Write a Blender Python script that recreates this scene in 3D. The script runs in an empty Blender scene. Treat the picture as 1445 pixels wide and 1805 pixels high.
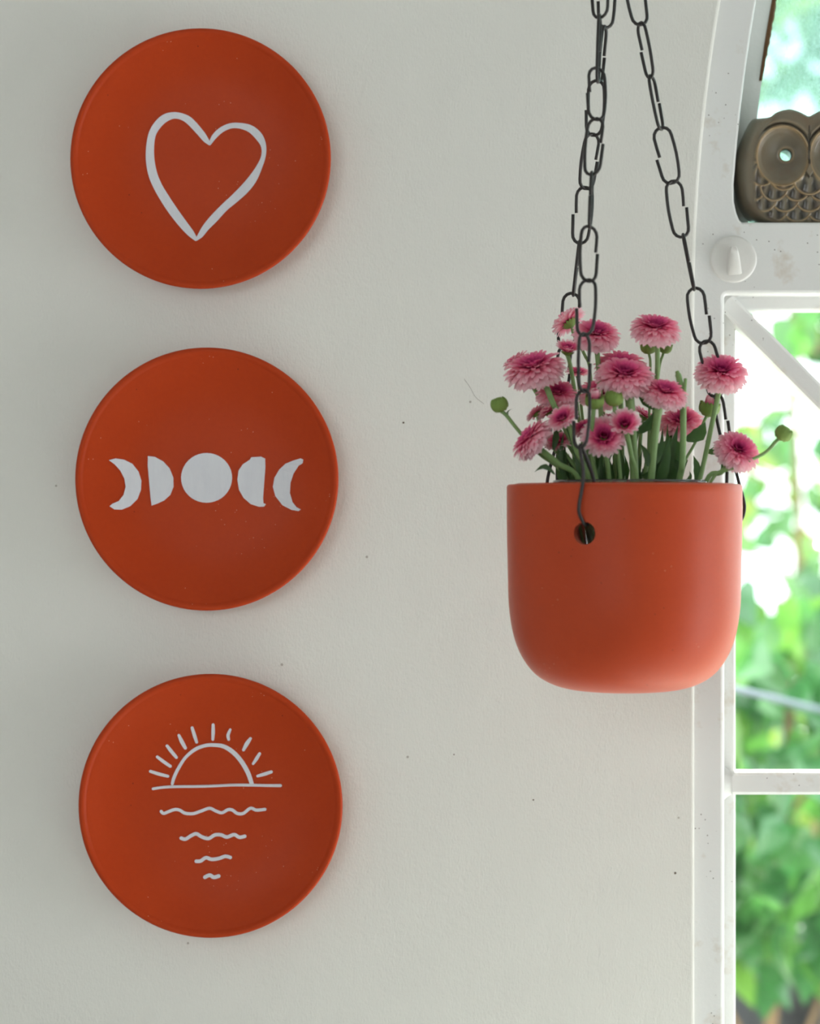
import bpy, bmesh, math, random
from mathutils import Vector, Matrix
from mathutils.geometry import tessellate_polygon
R = random.Random(7)
SC = bpy.context.scene
COL = SC.collection
pi = math.pi

# ------------------------------------------------------------------ camera, sky, sun, lights, exposure
S = 0.000326            # metres per photo pixel at the wall plane (y = 0)
DIST = 1.5              # camera to wall
def W(px, py, y=0.0):   # a place in the room seen at that photo pixel, at depth y
    k = S * (DIST + y) / DIST
    return Vector(((px - 722.5) * k, y, (902.5 - py) * k))
def MM(y):              # metres per photo pixel at depth y
    return S * (DIST + y) / DIST

cd = bpy.data.cameras.new('camera'); cam = bpy.data.objects.new('camera', cd); COL.objects.link(cam)
cam.location = (0, -DIST, 0); cam.rotation_euler = (pi / 2, 0, 0)
cd.sensor_fit = 'HORIZONTAL'; cd.sensor_width = 36.0
cd.lens = 36.0 * DIST / (1445 * S)
cd.clip_start = 0.05; cd.clip_end = 200
cd.dof.use_dof = True; cd.dof.focus_distance = 1.42; cd.dof.aperture_fstop = 9.5
SC.camera = cam

world = bpy.data.worlds.new('sky'); SC.world = world; world.use_nodes = True
bg = world.node_tree.nodes['Background']
bg.inputs[0].default_value = (0.92, 0.97, 1.0, 1); bg.inputs[1].default_value = 3.9

def lamp(name, kind, loc, target, energy, color, **kw):
    l = bpy.data.lights.new(name, kind); l.energy = energy; l.color = color
    for k, v in kw.items(): setattr(l, k, v)
    o = bpy.data.objects.new(name, l); COL.objects.link(o); o.location = loc
    o.rotation_euler = (Vector(target) - Vector(loc)).to_track_quat('-Z', 'Y').to_euler()
    return o
lamp('sun', 'SUN', (1.0, 6, 9), (0, 0.9, 0), 14.5, (1.0, 0.96, 0.88), angle=0.02)
# daylight coming in by the open doorway in the right wall, and an unseen fill lamp added behind the camera
lamp('doorway_daylight', 'AREA', (1.93, -0.47, -0.60), (0, -0.3, -0.15), 9.0, (0.98, 0.985, 1.0), shape='RECTANGLE', size=0.60, size_y=1.4)
lamp('rear_fill', 'AREA', (-0.85, -2.70, 0.35), (-0.3, 0, 0), 2.5, (1.0, 0.99, 0.985), shape='RECTANGLE', size=1.1, size_y=0.66)

vs = SC.view_settings
SC.display_settings.display_device = 'sRGB'
vs.view_transform = 'Standard'; vs.look = 'None'; vs.exposure = 0.14; vs.gamma = 1.0; vs.use_curve_mapping = False

# ------------------------------------------------------------------ helpers
class MB:
    def __init__(s): s.v = []; s.f = []; s.c = []
    def add(s, verts, faces, cols=None):
        n = len(s.v); s.v += [tuple(v) for v in verts]; s.f += [tuple(i + n for i in f) for f in faces]
        s.c += list(cols) if cols is not None else [0.0] * len(verts)
    def mesh(s, name, mat, smooth=True, angle=None, attr=None):
        me = bpy.data.meshes.new(name); me.from_pydata(s.v, [], s.f); me.update()
        if attr:
            a = me.attributes.new(attr, 'FLOAT', 'POINT'); a.data.foreach_set('value', s.c)
        fix(me)
        if mat: me.materials.append(mat)
        shade(me, smooth, angle)
        return me
    def build(s, name, mat, parent=None, **k): return link(name, s.mesh(name, mat, **k), parent)
def fix(me):
    bm = bmesh.new(); bm.from_mesh(me); bmesh.ops.recalc_face_normals(bm, faces=bm.faces[:]); bm.to_mesh(me); bm.free()
def shade(me, smooth=True, angle=None):
    me.polygons.foreach_set('use_smooth', [smooth] * len(me.polygons))
    if smooth and angle is not None: me.set_sharp_from_angle(angle=math.radians(angle))
    me.update()
def link(name, me, parent=None):
    o = bpy.data.objects.new(name, me); COL.objects.link(o)
    if parent: o.parent = parent; o.matrix_parent_inverse = Matrix.Identity(4)
    return o
def tag(o, label=None, cat=None, group=None, kind=None):
    for k, v in (('label', label), ('category', cat), ('group', group), ('kind', kind)):
        if v: o[k] = v
    return o
def empty(name, loc=(0, 0, 0)):
    o = bpy.data.objects.new(name, None); COL.objects.link(o); o.location = loc; o.empty_display_size = 0.02
    return o
def local(parent, pts):          # world points -> the parent's own space (parents here are only moved, never turned)
    return [Vector(p) - Vector(parent.location) for p in pts]
def catmull(pts, n=6):
    P = [Vector(p) for p in pts]; out = []
    for i in range(len(P) - 1):
        p0 = P[max(i - 1, 0)]; p1 = P[i]; p2 = P[i + 1]; p3 = P[min(i + 2, len(P) - 1)]
        for k in range(n):
            t = k / n
            out.append(0.5 * ((2 * p1) + (p2 - p0) * t + (2 * p0 - 5 * p1 + 4 * p2 - p3) * t * t + (3 * p1 - p0 - 3 * p2 + p3) * t ** 3))
    out.append(P[-1]); return out
def lerp(a, b, t): return a + (b - a) * t
def tube(mb, pts, rad, seg=8, closed=False, cap=True, col=0.0):
    P = [Vector(p) for p in pts]; n = len(P)
    rad = rad if hasattr(rad, '__len__') else [rad] * n
    T = []
    for i in range(n):
        a = P[(i - 1) % n] if (closed or i > 0) else P[i]; b = P[(i + 1) % n] if (closed or i < n - 1) else P[i]
        T.append((b - a).normalized())
    up = Vector((0, 0, 1)) if abs(T[0].z) < 0.9 else Vector((0, 1, 0))
    N = (up - T[0] * up.dot(T[0])).normalized()
    vs_, fs = [], []
    for i in range(n):
        N = (N - T[i] * N.dot(T[i])).normalized(); B = T[i].cross(N)
        for k in range(seg):
            a = 2 * pi * k / seg
            vs_.append(P[i] + (N * math.cos(a) + B * math.sin(a)) * rad[i])
    for i in range(n if closed else n - 1):
        j = (i + 1) % n
        for k in range(seg):
            fs.append((i * seg + k, i * seg + (k + 1) % seg, j * seg + (k + 1) % seg, j * seg + k))
    if cap and not closed:
        fs.append(tuple(range(seg))[::-1]); fs.append(tuple((n - 1) * seg + k for k in range(seg)))
    mb.add(vs_, fs, [col] * len(vs_))
def lathe(mb, prof, seg=96, close=False):   # prof: (r, z); r = 0 gives a pole
    vs_, fs, rows = [], [], []
    for r, z in prof:
        if r < 1e-7: rows.append([len(vs_)] * seg); vs_.append((0, 0, z))
        else:
            rows.append(list(range(len(vs_), len(vs_) + seg)))
            vs_ += [(r * math.cos(2 * pi * k / seg), r * math.sin(2 * pi * k / seg), z) for k in range(seg)]
    m = len(rows)
    for i in range(m if close else m - 1):
        a, b = rows[i], rows[(i + 1) % m]
        for k in range(seg):
            q = []
            for x in (a[k], a[(k + 1) % seg], b[(k + 1) % seg], b[k]):
                if x not in q: q.append(x)
            if len(q) > 2: fs.append(tuple(q))
    mb.add(vs_, fs)
def box(mb, x0, x1, y0, y1, z0, z1):
    v = [(x, y, z) for x in (x0, x1) for y in (y0, y1) for z in (z0, z1)]
    mb.add(v, [(0, 1, 3, 2), (4, 6, 7, 5), (0, 4, 5, 1), (2, 3, 7, 6), (0, 2, 6, 4), (1, 5, 7, 3)])
def bevel_mesh(me, w, seg=2):
    bm = bmesh.new(); bm.from_mesh(me)
    bmesh.ops.bevel(bm, geom=bm.edges[:], offset=w, segments=seg, profile=0.5, affect='EDGES'); bm.to_mesh(me); bm.free()
    shade(me, True, 40)
def offset_poly(pts, d):         # closed counter-clockwise outline (x, z); d > 0 moves inward
    n = len(pts); out = []
    for i in range(n):
        a, b, c = Vector(pts[i - 1]), Vector(pts[i]), Vector(pts[(i + 1) % n])
        e1 = (b - a).normalized(); e2 = (c - b).normalized()
        n1 = Vector((-e1.y, e1.x)); n2 = Vector((-e2.y, e2.x)); m = (n1 + n2)
        m = m.normalized() if m.length > 1e-6 else n1
        out.append(tuple(b + m * (d / max(0.3, m.dot(n1)))))
    return out
def loft(mb, outline, prof):     # prof: (offset, y)
    n = len(outline); vs_, fs = [], []
    for d, y in prof: vs_ += [(p[0], y, p[1]) for p in offset_poly(outline, d)]
    for r in range(len(prof) - 1):
        for i in range(n):
            j = (i + 1) % n
            fs.append((r * n + i, r * n + j, (r + 1) * n + j, (r + 1) * n + i))
    mb.add(vs_, fs)
def plate_with_holes(mb, outer, holes, y):
    loops = [[Vector((p[0], p[1], 0)) for p in l] for l in [outer] + holes]
    flat = [p for l in loops for p in l]
    mb.add([(p.x, y, p.y) for p in flat], tessellate_polygon(loops))
def fillpoly(pts2):              # triangulated flat polygon (2-D)
    return tessellate_polygon([[Vector((p[0], p[1], 0)) for p in pts2]])

# ------------------------------------------------------------------ materials
class NT:
    def __init__(s, name):
        s.m = bpy.data.materials.new(name); s.m.use_nodes = True; s.t = s.m.node_tree; s.n = s.t.nodes
        s.b = s.n['Principled BSDF']; s.out = s.n['Material Output']
    def new(s, kind, **kw):
        n = s.n.new(kind)
        for k, v in kw.items():
            if k in n.inputs.keys() if hasattr(n.inputs, 'keys') else False: n.inputs[k].default_value = v
            else: setattr(n, k, v)
        return n
    def ln(s, a, b): s.t.links.new(a, b)
    def coords(s, scale=(1, 1, 1)):
        tc = s.n.new('ShaderNodeTexCoord'); mp = s.n.new('ShaderNodeMapping'); mp.inputs['Scale'].default_value = scale
        s.ln(tc.outputs['Object'], mp.inputs['Vector']); return mp.outputs['Vector']
    def noise(s, scale, detail=3, rough=0.5, vec=None):
        n = s.n.new('ShaderNodeTexNoise'); n.inputs['Scale'].default_value = scale; n.inputs['Detail'].default_value = detail; n.inputs['Roughness'].default_value = rough
        if vec is not None: s.ln(vec, n.inputs['Vector'])
        return n.outputs['Fac']
    def ramp(s, fac, stops, interp='LINEAR'):
        r = s.n.new('ShaderNodeValToRGB'); r.color_ramp.interpolation = interp; e = r.color_ramp.elements
        while len(e) < len(stops): e.new(0.5)
        for k, (p, c) in zip(e, stops): k.position = p; k.color = (*c, 1) if len(c) == 3 else c
        s.ln(fac, r.inputs['Fac']); return r.outputs['Color']
    def mix(s, fac, a, b, blend='MIX'):
        m = s.n.new('ShaderNodeMix'); m.data_type = 'RGBA'; m.blend_type = blend
        for v, i in ((fac, 0), (a, 6), (b, 7)):
            if hasattr(v, 'node'): s.ln(v, m.inputs[i])
            else: m.inputs[i].default_value = (*v, 1) if hasattr(v, '__len__') else v
        return m.outputs[2]
    def math(s, op, a, b=0.0):
        m = s.n.new('ShaderNodeMath'); m.operation = op
        for v, i in ((a, 0), (b, 1)):
            if hasattr(v, 'node'): s.ln(v, m.inputs[i])
            else: m.inputs[i].default_value = v
        return m.outputs[0]
    def attr(s, name):
        a = s.n.new('ShaderNodeAttribute'); a.attribute_name = name; return a.outputs['Fac']
    def bump(s, h, strength, dist, prev=None):
        b = s.n.new('ShaderNodeBump'); b.inputs['Strength'].default_value = strength; b.inputs['Distance'].default_value = dist
        s.ln(h, b.inputs['Height'])
        if prev is not None: s.ln(prev, b.inputs['Normal'])
        s.ln(b.outputs['Normal'], s.b.inputs['Normal']); return b.outputs['Normal']
    def base(s, c, rough=0.6, spec=0.5, metal=0.0):
        if hasattr(c, 'node'): s.ln(c, s.b.inputs['Base Color'])
        else: s.b.inputs['Base Color'].default_value = (*c, 1)
        s.b.inputs['Roughness'].default_value = rough; s.b.inputs['Specular IOR Level'].default_value = spec; s.b.inputs['Metallic'].default_value = metal
        return s
    def voro(s, scale, vec=None, feature='F1'):
        v = s.n.new('ShaderNodeTexVoronoi'); v.inputs['Scale'].default_value = scale; v.feature = feature
        if vec is not None: s.ln(vec, v.inputs['Vector'])
        return v

def mat_plaster():
    t = NT('painted_plaster'); v = t.coords()
    c = t.mix(t.noise(6, 4, 0.6, v), (0.79, 0.78, 0.725), (0.83, 0.825, 0.775))
    d = t.voro(62, v).outputs['Distance']; gate = t.noise(11, 2, 0.5, v)
    sp = t.math('MULTIPLY', t.math('LESS_THAN', d, 0.05), t.math('GREATER_THAN', gate, 0.57))
    c = t.mix(t.math('MULTIPLY', sp, 0.55), c, (0.20, 0.15, 0.10))
    st = t.ramp(t.noise(14, 3, 0.6, v), [(0.70, (0, 0, 0)), (0.80, (0.35, 0.35, 0.35))])
    c = t.mix(st, c, (0.66, 0.60, 0.48))
    t.base(c, 0.55, 0.3)
    b = t.bump(t.noise(900, 3, 0.65, t.coords((1, 1, 0.45))), 0.35, 0.0008)
    b = t.bump(t.noise(170, 4, 0.6, v), 0.22, 0.0016, b)
    t.bump(t.noise(26, 2, 0.4, v), 0.10, 0.006, b)
    return t.m
def mat_frame():
    t = NT('cream_window_paint'); v = t.coords()
    c = t.mix(t.noise(20, 4, 0.6, t.coords((1, 1, 0.25))), (0.76, 0.765, 0.74), (0.84, 0.845, 0.83))
    st = t.ramp(t.noise(38, 4, 0.65, v), [(0.57, (0, 0, 0)), (0.74, (0.7, 0.7, 0.7))])
    c = t.mix(st, c, (0.56, 0.46, 0.34))
    d = t.voro(260, v).outputs['Distance']
    sp = t.math('MULTIPLY', t.math('LESS_THAN', d, 0.10), t.math('GREATER_THAN', t.noise(24, 3, 0.6, v), 0.56))
    c = t.mix(t.math('MULTIPLY', sp, 0.8), c, (0.10, 0.07, 0.05))
    t.base(c, 0.42, 0.45)
    t.bump(t.noise(330, 3, 0.6, v), 0.25, 0.0008)
    return t.m
def mat_terracotta(name, c1, c2, rough, spec, sheen):
    t = NT(name); v = t.coords()
    c = t.mix(t.noise(28, 4, 0.6, v), c1, c2)
    c = t.mix(t.math('MULTIPLY', t.noise(420, 2, 0.5, v), 0.25), c, tuple(x * 0.7 for x in c1))
    vo = t.voro(330, v); g = t.noise(37, 2, 0.5, v)
    c = t.mix(t.math('MULTIPLY', t.math('MULTIPLY', t.math('LESS_THAN', vo.outputs['Distance'], 0.08), t.math('GREATER_THAN', g, 0.61)), 0.7), c, (0.75, 0.45, 0.28))
    vo2 = t.voro(150, t.coords((1.1, 0.9, 1.3)))
    c = t.mix(t.math('MULTIPLY', t.math('MULTIPLY', t.math('LESS_THAN', vo2.outputs['Distance'], 0.06), t.math('LESS_THAN', g, 0.42)), 0.7), c, (0.08, 0.02, 0.01))
    t.base(c, rough, spec)
    t.b.inputs['Sheen Weight'].default_value = sheen; t.b.inputs['Sheen Roughness'].default_value = 0.4; t.b.inputs['Sheen Tint'].default_value = (1.0, 0.82, 0.76, 1)   # dry clay dust
    b = t.bump(t.noise(1500, 2, 0.6, v), 0.12, 0.0004)
    t.bump(t.noise(60, 3, 0.5, t.coords((1, 1, 3))), 0.10, 0.0015, b)
    return t.m
def mat_white_paint():
    t = NT('white_brush_paint'); v = t.coords((1, 1, 0.3))
    c = t.mix(t.noise(140, 4, 0.7, v), (0.66, 0.665, 0.72), (0.80, 0.81, 0.84))
    t.base(c, 0.55, 0.3); t.bump(t.noise(300, 3, 0.6, v), 0.3, 0.0005); return t.m
def mat_iron():
    t = NT('black_iron_wire'); v = t.coords()
    t.base(t.mix(t.noise(260, 3, 0.6, v), (0.018, 0.017, 0.018), (0.05, 0.043, 0.04)), 0.42, 0.5, 0.35)
    return t.m
def mat_plain(name, c1, c2, scale=40, rough=0.6, spec=0.4, bump=0.2):
    t = NT(name); v = t.coords(); n = t.noise(scale, 4, 0.6, v)
    t.base(t.mix(n, c1, c2), rough, spec)
    if bump: t.bump(n, bump, 0.002)
    return t.m
def mat_translucent(name, colour_fn, tr_gain, tr_fac, rough, spec):
    t = NT(name); c = colour_fn(t); t.base(c, rough, spec)
    tr = t.n.new('ShaderNodeBsdfTranslucent')
    g = t.mix(1.0, c, tr_gain, 'MULTIPLY'); t.ln(g, tr.inputs['Color'])
    mx = t.n.new('ShaderNodeMixShader'); mx.inputs[0].default_value = tr_fac
    t.ln(t.b.outputs[0], mx.inputs[1]); t.ln(tr.outputs[0], mx.inputs[2]); t.ln(mx.outputs[0], t.out.inputs['Surface'])
    return t.m
def mat_glass_pane(name, dirt):
    t = NT(name); tp = t.n.new('ShaderNodeBsdfTransparent'); tp.inputs['Color'].default_value = (0.70, 0.86, 0.84, 1) if dirt else (0.95, 0.985, 0.97, 1)
    gl = t.n.new('ShaderNodeBsdfGlossy'); gl.inputs['Roughness'].default_value = 0.02
    lw = t.n.new('ShaderNodeLayerWeight'); lw.inputs['Blend'].default_value = 0.5
    fr = t.math('ADD', t.math('MULTIPLY', t.math('POWER', lw.outputs['Facing'], 5.0), 0.90), 0.035)
    mx = t.n.new('ShaderNodeMixShader'); t.ln(fr, mx.inputs[0]); t.ln(tp.outputs[0], mx.inputs[1]); t.ln(gl.outputs[0], mx.inputs[2])
    last = mx.outputs[0]
    if dirt:
        v = t.coords(); n1 = t.noise(420, 4, 0.75, t.coords((1, 1, 0.6))); n2 = t.noise(16, 3, 0.6, v)
        f = t.math('ADD', t.math('MULTIPLY', t.math('POWER', n1, 2.0), 1.0), t.math('MULTIPLY', n2, 0.35))
        f = t.math('MULTIPLY', f, dirt)
        tl = t.n.new('ShaderNodeBsdfTranslucent'); tl.inputs['Color'].default_value = (0.60, 0.85, 0.80, 1)
        df = t.n.new('ShaderNodeBsdfDiffuse'); df.inputs['Color'].default_value = (0.5, 0.65, 0.62, 1)
        m0 = t.n.new('ShaderNodeMixShader'); m0.inputs[0].default_value = 0.5; t.ln(tl.outputs[0], m0.inputs[1]); t.ln(df.outputs[0], m0.inputs[2])
        m2 = t.n.new('ShaderNodeMixShader'); t.ln(f, m2.inputs[0]); t.ln(last, m2.inputs[1]); t.ln(m0.outputs[0], m2.inputs[2]); last = m2.outputs[0]
    t.ln(last, t.out.inputs['Surface']); t.n.remove(t.b); return t.m

M = {}
M['plaster'] = mat_plaster(); M['frame'] = mat_frame()
M['plate'] = mat_terracotta('terracotta_plate', (0.47, 0.048, 0.010), (0.52, 0.062, 0.014), 0.38, 0.09, 0.03)
M['pot'] = mat_terracotta('terracotta_pot', (0.49, 0.056, 0.014), (0.54, 0.070, 0.020), 0.44, 0.22, 0.16)
M['white'] = mat_white_paint(); M['iron'] = mat_iron()
M['mark'] = mat_plain('grime', (0.10, 0.075, 0.055), (0.22, 0.17, 0.13), 200, 0.8, 0.2, 0)
M['shell'] = mat_plain('room_paint', (0.72, 0.72, 0.70), (0.75, 0.75, 0.73), 8, 0.7, 0.3, 0.1)
M['ledge'] = mat_plain('bounce_ledge_paint', (0.76, 0.76, 0.74), (0.80, 0.80, 0.79), 20, 0.5, 0.4, 0.1)
M['floor'] = mat_plain('floor_cement', (0.68, 0.665, 0.64), (0.74, 0.73, 0.71), 10, 0.6, 0.4, 0.1)
M['pane'] = mat_glass_pane('window_glass', 0); M['dirty'] = mat_glass_pane('dusty_window_glass', 0.75)
M['putty'] = mat_plain('weathered_putty', (0.05, 0.028, 0.015), (0.22, 0.11, 0.05), 160, 0.8, 0.2, 0.4)
M['stem'] = mat_plain('flower_stem_green', (0.15, 0.28, 0.08), (0.28, 0.42, 0.17), 120, 0.5, 0.4, 0.1)
M['bark'] = mat_plain('tree_bark', (0.16, 0.10, 0.06), (0.30, 0.20, 0.12), 30, 0.85, 0.2, 0.6)
M['black_plastic'] = mat_plain('dark_plastic', (0.012, 0.013, 0.018), (0.03, 0.03, 0.035), 30, 0.6, 0.4, 0.0)
M['cable'] = mat_plain('grey_cable', (0.10, 0.13, 0.18), (0.15, 0.18, 0.24), 30, 0.5, 0.4, 0.0)
M['earth'] = mat_plain('pale_yard_paving', (0.36, 0.34, 0.29), (0.46, 0.44, 0.39), 5, 0.9, 0.2, 0.4)
M['wood'] = mat_plain('old_wood', (0.24, 0.16, 0.09), (0.36, 0.26, 0.16), 14, 0.8, 0.2, 0.3)
M['petal'] = mat_translucent('chrysanthemum_petal', lambda t: t.mix(0.0,
    t.ramp(t.attr('rad'), [(0.0, (0.13, 0.008, 0.04)), (0.20, (0.46, 0.02, 0.15)), (0.46, (0.88, 0.13, 0.35)), (0.72, (0.96, 0.41, 0.54)), (0.97, (0.98, 0.76, 0.80))]), (0.95, 0.75, 0.78)),
    (1.0, 0.9, 0.93), 0.48, 0.55, 0.15)
M['calyx'] = mat_plain('calyx_green', (0.10, 0.20, 0.03), (0.32, 0.44, 0.11), 260, 0.55, 0.3, 0.3)
M['leaf'] = mat_translucent('dark_leaf', lambda t: t.mix(t.noise(90, 3, 0.6, t.coords()), (0.035, 0.085, 0.03), (0.08, 0.16, 0.055)), (1.4, 1.6, 0.8), 0.22, 0.45, 0.4)
def outdoor_leaf(t):
    return t.ramp(t.attr('rad'), [(0.0, (0.025, 0.09, 0.03)), (0.45, (0.06, 0.20, 0.075)), (0.75, (0.11, 0.28, 0.065)), (1.0, (0.30, 0.38, 0.05))])
M['foliage'] = mat_translucent('garden_leaf', outdoor_leaf, (1.4, 1.45, 1.15), 0.40, 0.14, 1.0)
M['hook'] = mat_plain('painted_over_plastic', (0.74, 0.73, 0.69), (0.80, 0.79, 0.76), 200, 0.35, 0.5, 0.1)
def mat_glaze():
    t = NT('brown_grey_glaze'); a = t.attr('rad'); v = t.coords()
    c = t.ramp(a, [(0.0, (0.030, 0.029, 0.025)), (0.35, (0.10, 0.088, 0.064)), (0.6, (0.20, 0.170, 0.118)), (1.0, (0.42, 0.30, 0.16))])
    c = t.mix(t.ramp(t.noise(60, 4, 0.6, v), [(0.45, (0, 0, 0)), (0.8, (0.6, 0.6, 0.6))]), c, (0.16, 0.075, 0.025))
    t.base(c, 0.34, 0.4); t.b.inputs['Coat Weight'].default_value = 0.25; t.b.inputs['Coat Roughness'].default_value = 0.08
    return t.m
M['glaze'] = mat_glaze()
def mat_jar():
    t = NT('jar_glass'); t.base((0.88, 0.90, 0.89), 0.02, 0.5); t.b.inputs['Transmission Weight'].default_value = 0.95; t.b.inputs['IOR'].default_value = 1.45; return t.m
M['jar'] = mat_jar()

# ------------------------------------------------------------------ room shell
XL, ARC, ZS, HALF, SILL = W(1224, 900).x, 1.07, W(0, 550).z, 0.40, -0.62
XR = XL + 2 * HALF
def arch(d=0.0, zbottom=None, n=40):     # pointed arch outline moved inward by d, counter-clockwise from the bottom left
    zb = SILL + d if zbottom is None else zbottom
    cx_r = XL + ARC; cx_l = XR - ARC; r = ARC - d; xm = (XL + XR) / 2
    amax = math.acos((cx_r - xm) / r)
    pts = [(XL + d, zb), (XR - d, zb)]
    a0 = 0.0 if zb <= ZS else math.asin((zb - ZS) / r)
    if zb > ZS: pts = []
    for i in range(n + 1):
        a = lerp(a0, amax, i / n); pts.append((cx_l + r * math.cos(a), ZS + r * math.sin(a)))
    for i in range(1, n + 1):
        a = lerp(amax, a0, i / n); pts.append((cx_r - r * math.cos(a), ZS + r * math.sin(a)))
    if zb > ZS: pts = pts[-1:] + pts[:-1]
    return pts
RX0, RX1, RY0, RZ0, RZ1 = -1.55, 1.95, -3.0, -1.35, 1.35
mb = MB(); A0 = arch()
plate_with_holes(mb, [(RX0 - 0.1, RZ0 - 0.1), (RX1 + 0.1, RZ0 - 0.1), (RX1 + 0.1, RZ1 + 0.1), (RX0 - 0.1, RZ1 + 0.1)], [offset_poly(A0, -0.0020)], 0.0)
loft(mb, A0, [(-0.0020, 0.0), (-0.0012, 0.0002), (-0.0005, 0.0008), (0, 0.0022), (0, 0.12)])
plate_with_holes(mb, [(RX0 - 0.1, RZ0 - 0.1), (RX1 + 0.1, RZ0 - 0.1), (RX1 + 0.1, RZ1 + 0.1), (RX0 - 0.1, RZ1 + 0.1)], [A0], 0.12)
wall = tag(mb.build('wall_back', M['plaster'], smooth=True, angle=50), kind='structure')
mb = MB(); tube(mb, catmull([W(818, 668, 0.0), W(829, 684, 0.0), W(838, 700, 0.0), W(853, 712, 0.0)], 4), 0.00010, 5); mb.build('scratch', M['mark'], wall)
for px_, py_, r_ in ((711, 745, 0.0006), (1059, 1002, 0.0), (1190, 1539, 0.0007), (800, 1330, 0.0004), (940, 1410, 0.0005)):
    if r_: mb = MB(); lathe(mb, [(0, r_ * 0.4), (r_ * 0.7, r_ * 0.3), (r_, 0)], 8); o = mb.build('speck', M['mark'], wall); o.rotation_euler = (pi / 2, 0, 0); o.location = W(px_, py_, 0)
def slab(name, x0, x1, y0, y1, z0, z1, m):
    b = MB(); box(b, x0, x1, y0, y1, z0, z1); return tag(b.build(name, m, smooth=False), kind='structure')
slab('floor', RX0, RX1, RY0, -0.001, RZ0 - 0.1, RZ0, M['floor'])
slab('ceiling', RX0, RX1, RY0, -0.001, RZ1, RZ1 + 0.1, M['shell'])
slab('wall_left', RX0 - 0.1, RX0, RY0, -0.001, RZ0, RZ1, M['shell'])
mb = MB()                                  # front wall with an opening added to let in frontal fill light
for x0, x1, z0, z1 in ((RX0, -1.45, RZ0, RZ1), (-0.25, RX1, RZ0, RZ1), (-1.45, -0.25, RZ0, 0.0), (-1.45, -0.25, 0.70, RZ1)): box(mb, x0, x1, RY0 - 0.1, RY0, z0, z1)
tag(mb.build('wall_front', M['shell'], smooth=False), kind='structure')
mb = MB()                                  # right wall with an open doorway that lets daylight in
dy0, dy1, dz1 = -0.80, -0.14, 0.20
for y0, y1, z0, z1 in ((RY0, dy0, RZ0, RZ1), (dy1, -0.001, RZ0, RZ1), (dy0, dy1, dz1, RZ1)): box(mb, RX1, RX1 + 0.1, y0, y1, z0, z1)
tag(mb.build('wall_right', M['shell'], smooth=False), kind='structure')
slab('bounce_ledge', XL - 0.20, XR + 0.10, -0.50, -0.0005, SILL - 0.04, SILL - 0.001, M['ledge'])   # unseen white ledge added to bounce sunlight up at the pot
slab('sun_block_eave', RX0, RX1, 0.121, 0.62, 1.25, 1.33, M['shell'])  # unseen overhang added to keep direct sun off the pot and flowers
slab('ground', -8, 12, 0.121, 16, RZ0 - 0.25, RZ0 - 0.15, M['earth'])

# ------------------------------------------------------------------ window
win = tag(empty('window_1', (XL, 0, SILL)), kind='structure')
YF = 0.003
ZT = W(0, 392, YF).z; ZB = W(0, 519, YF).z           # top and underside of the transom
def rrect(x0, x1, z0, z1, r, n=5):
    pts = []
    for cx, cz, a0 in ((x0 + r, z0 + r, pi), (x1 - r, z0 + r, 1.5 * pi), (x1 - r, z1 - r, 0), (x0 + r, z1 - r, 0.5 * pi)):
        for i in range(n + 1):
            a = a0 + 0.5 * pi * i / n; pts.append((cx + r * math.cos(a), cz + r * math.sin(a)))
    return pts
LX0 = W(1277, 900, YF).x; LX1 = XR - (LX0 - XL)
low = rrect(LX0, LX1, SILL + 0.016, ZB, 0.0022)
up = arch(0.0203, ZT)
cut = [(0.0, 0.0215), (0.0010, 0.011), (0.0030, 0.0045), (0.0052, 0.0008)]   # chipped, slanted lower left corner of the niche
xl0 = up[0][0]; up = [(xl0 + 0.0062, ZT)] + [p for p in up[1:]]
while up[-1][1] < ZT + 0.024: up.pop()
up += [(arch(0.0203, ZT + dz)[0][0] + dx, ZT + dz) for dx, dz in [(0.0, 0.0215), (0.0008, 0.012), (0.0028, 0.0050), (0.0045, 0.0013)]]
mb = MB()
outer = arch(-0.0010)
plate_with_holes(mb, outer, [offset_poly(low, -0.0024), offset_poly(up, -0.0012)], YF)
loft(mb, outer, [(0, YF), (0, 0.06)])
loft(mb, low, [(-0.0024, YF), (-0.0014, YF + 0.0003), (-0.0005, YF + 0.0011), (0, YF + 0.0030), (0, 0.016), (0.0004, 0.0166), (0.0064, 0.0166), (0.0074, 0.0171), (0.0081, 0.0182), (0.0083, 0.0196), (0.0083, 0.032)])
loft(mb, up, [(-0.0012, YF), (-0.0003, YF + 0.0004), (0, YF + 0.0012), (0, 0.040)])
fr = mb.build('frame', M['frame'], None, smooth=True, angle=42)
def part_of_window(o):
    o.parent = win; o.matrix_parent_inverse = Matrix.Translation(-Vector(win.location)); return o
part_of_window(fr)
# rear stop of the niche, that the upper pane is bedded in
mb = MB(); inner = arch(0.0345, ZT - 0.004)
plate_with_holes(mb, arch(0.0150, ZT - 0.012), [inner], 0.040); loft(mb, inner, [(0, 0.040), (0, 0.056)])
part_of_window(tag(mb.build('rear_stop', M['frame'], None, smooth=True, angle=42), 'set-back strip around the upper pane'))
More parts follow.
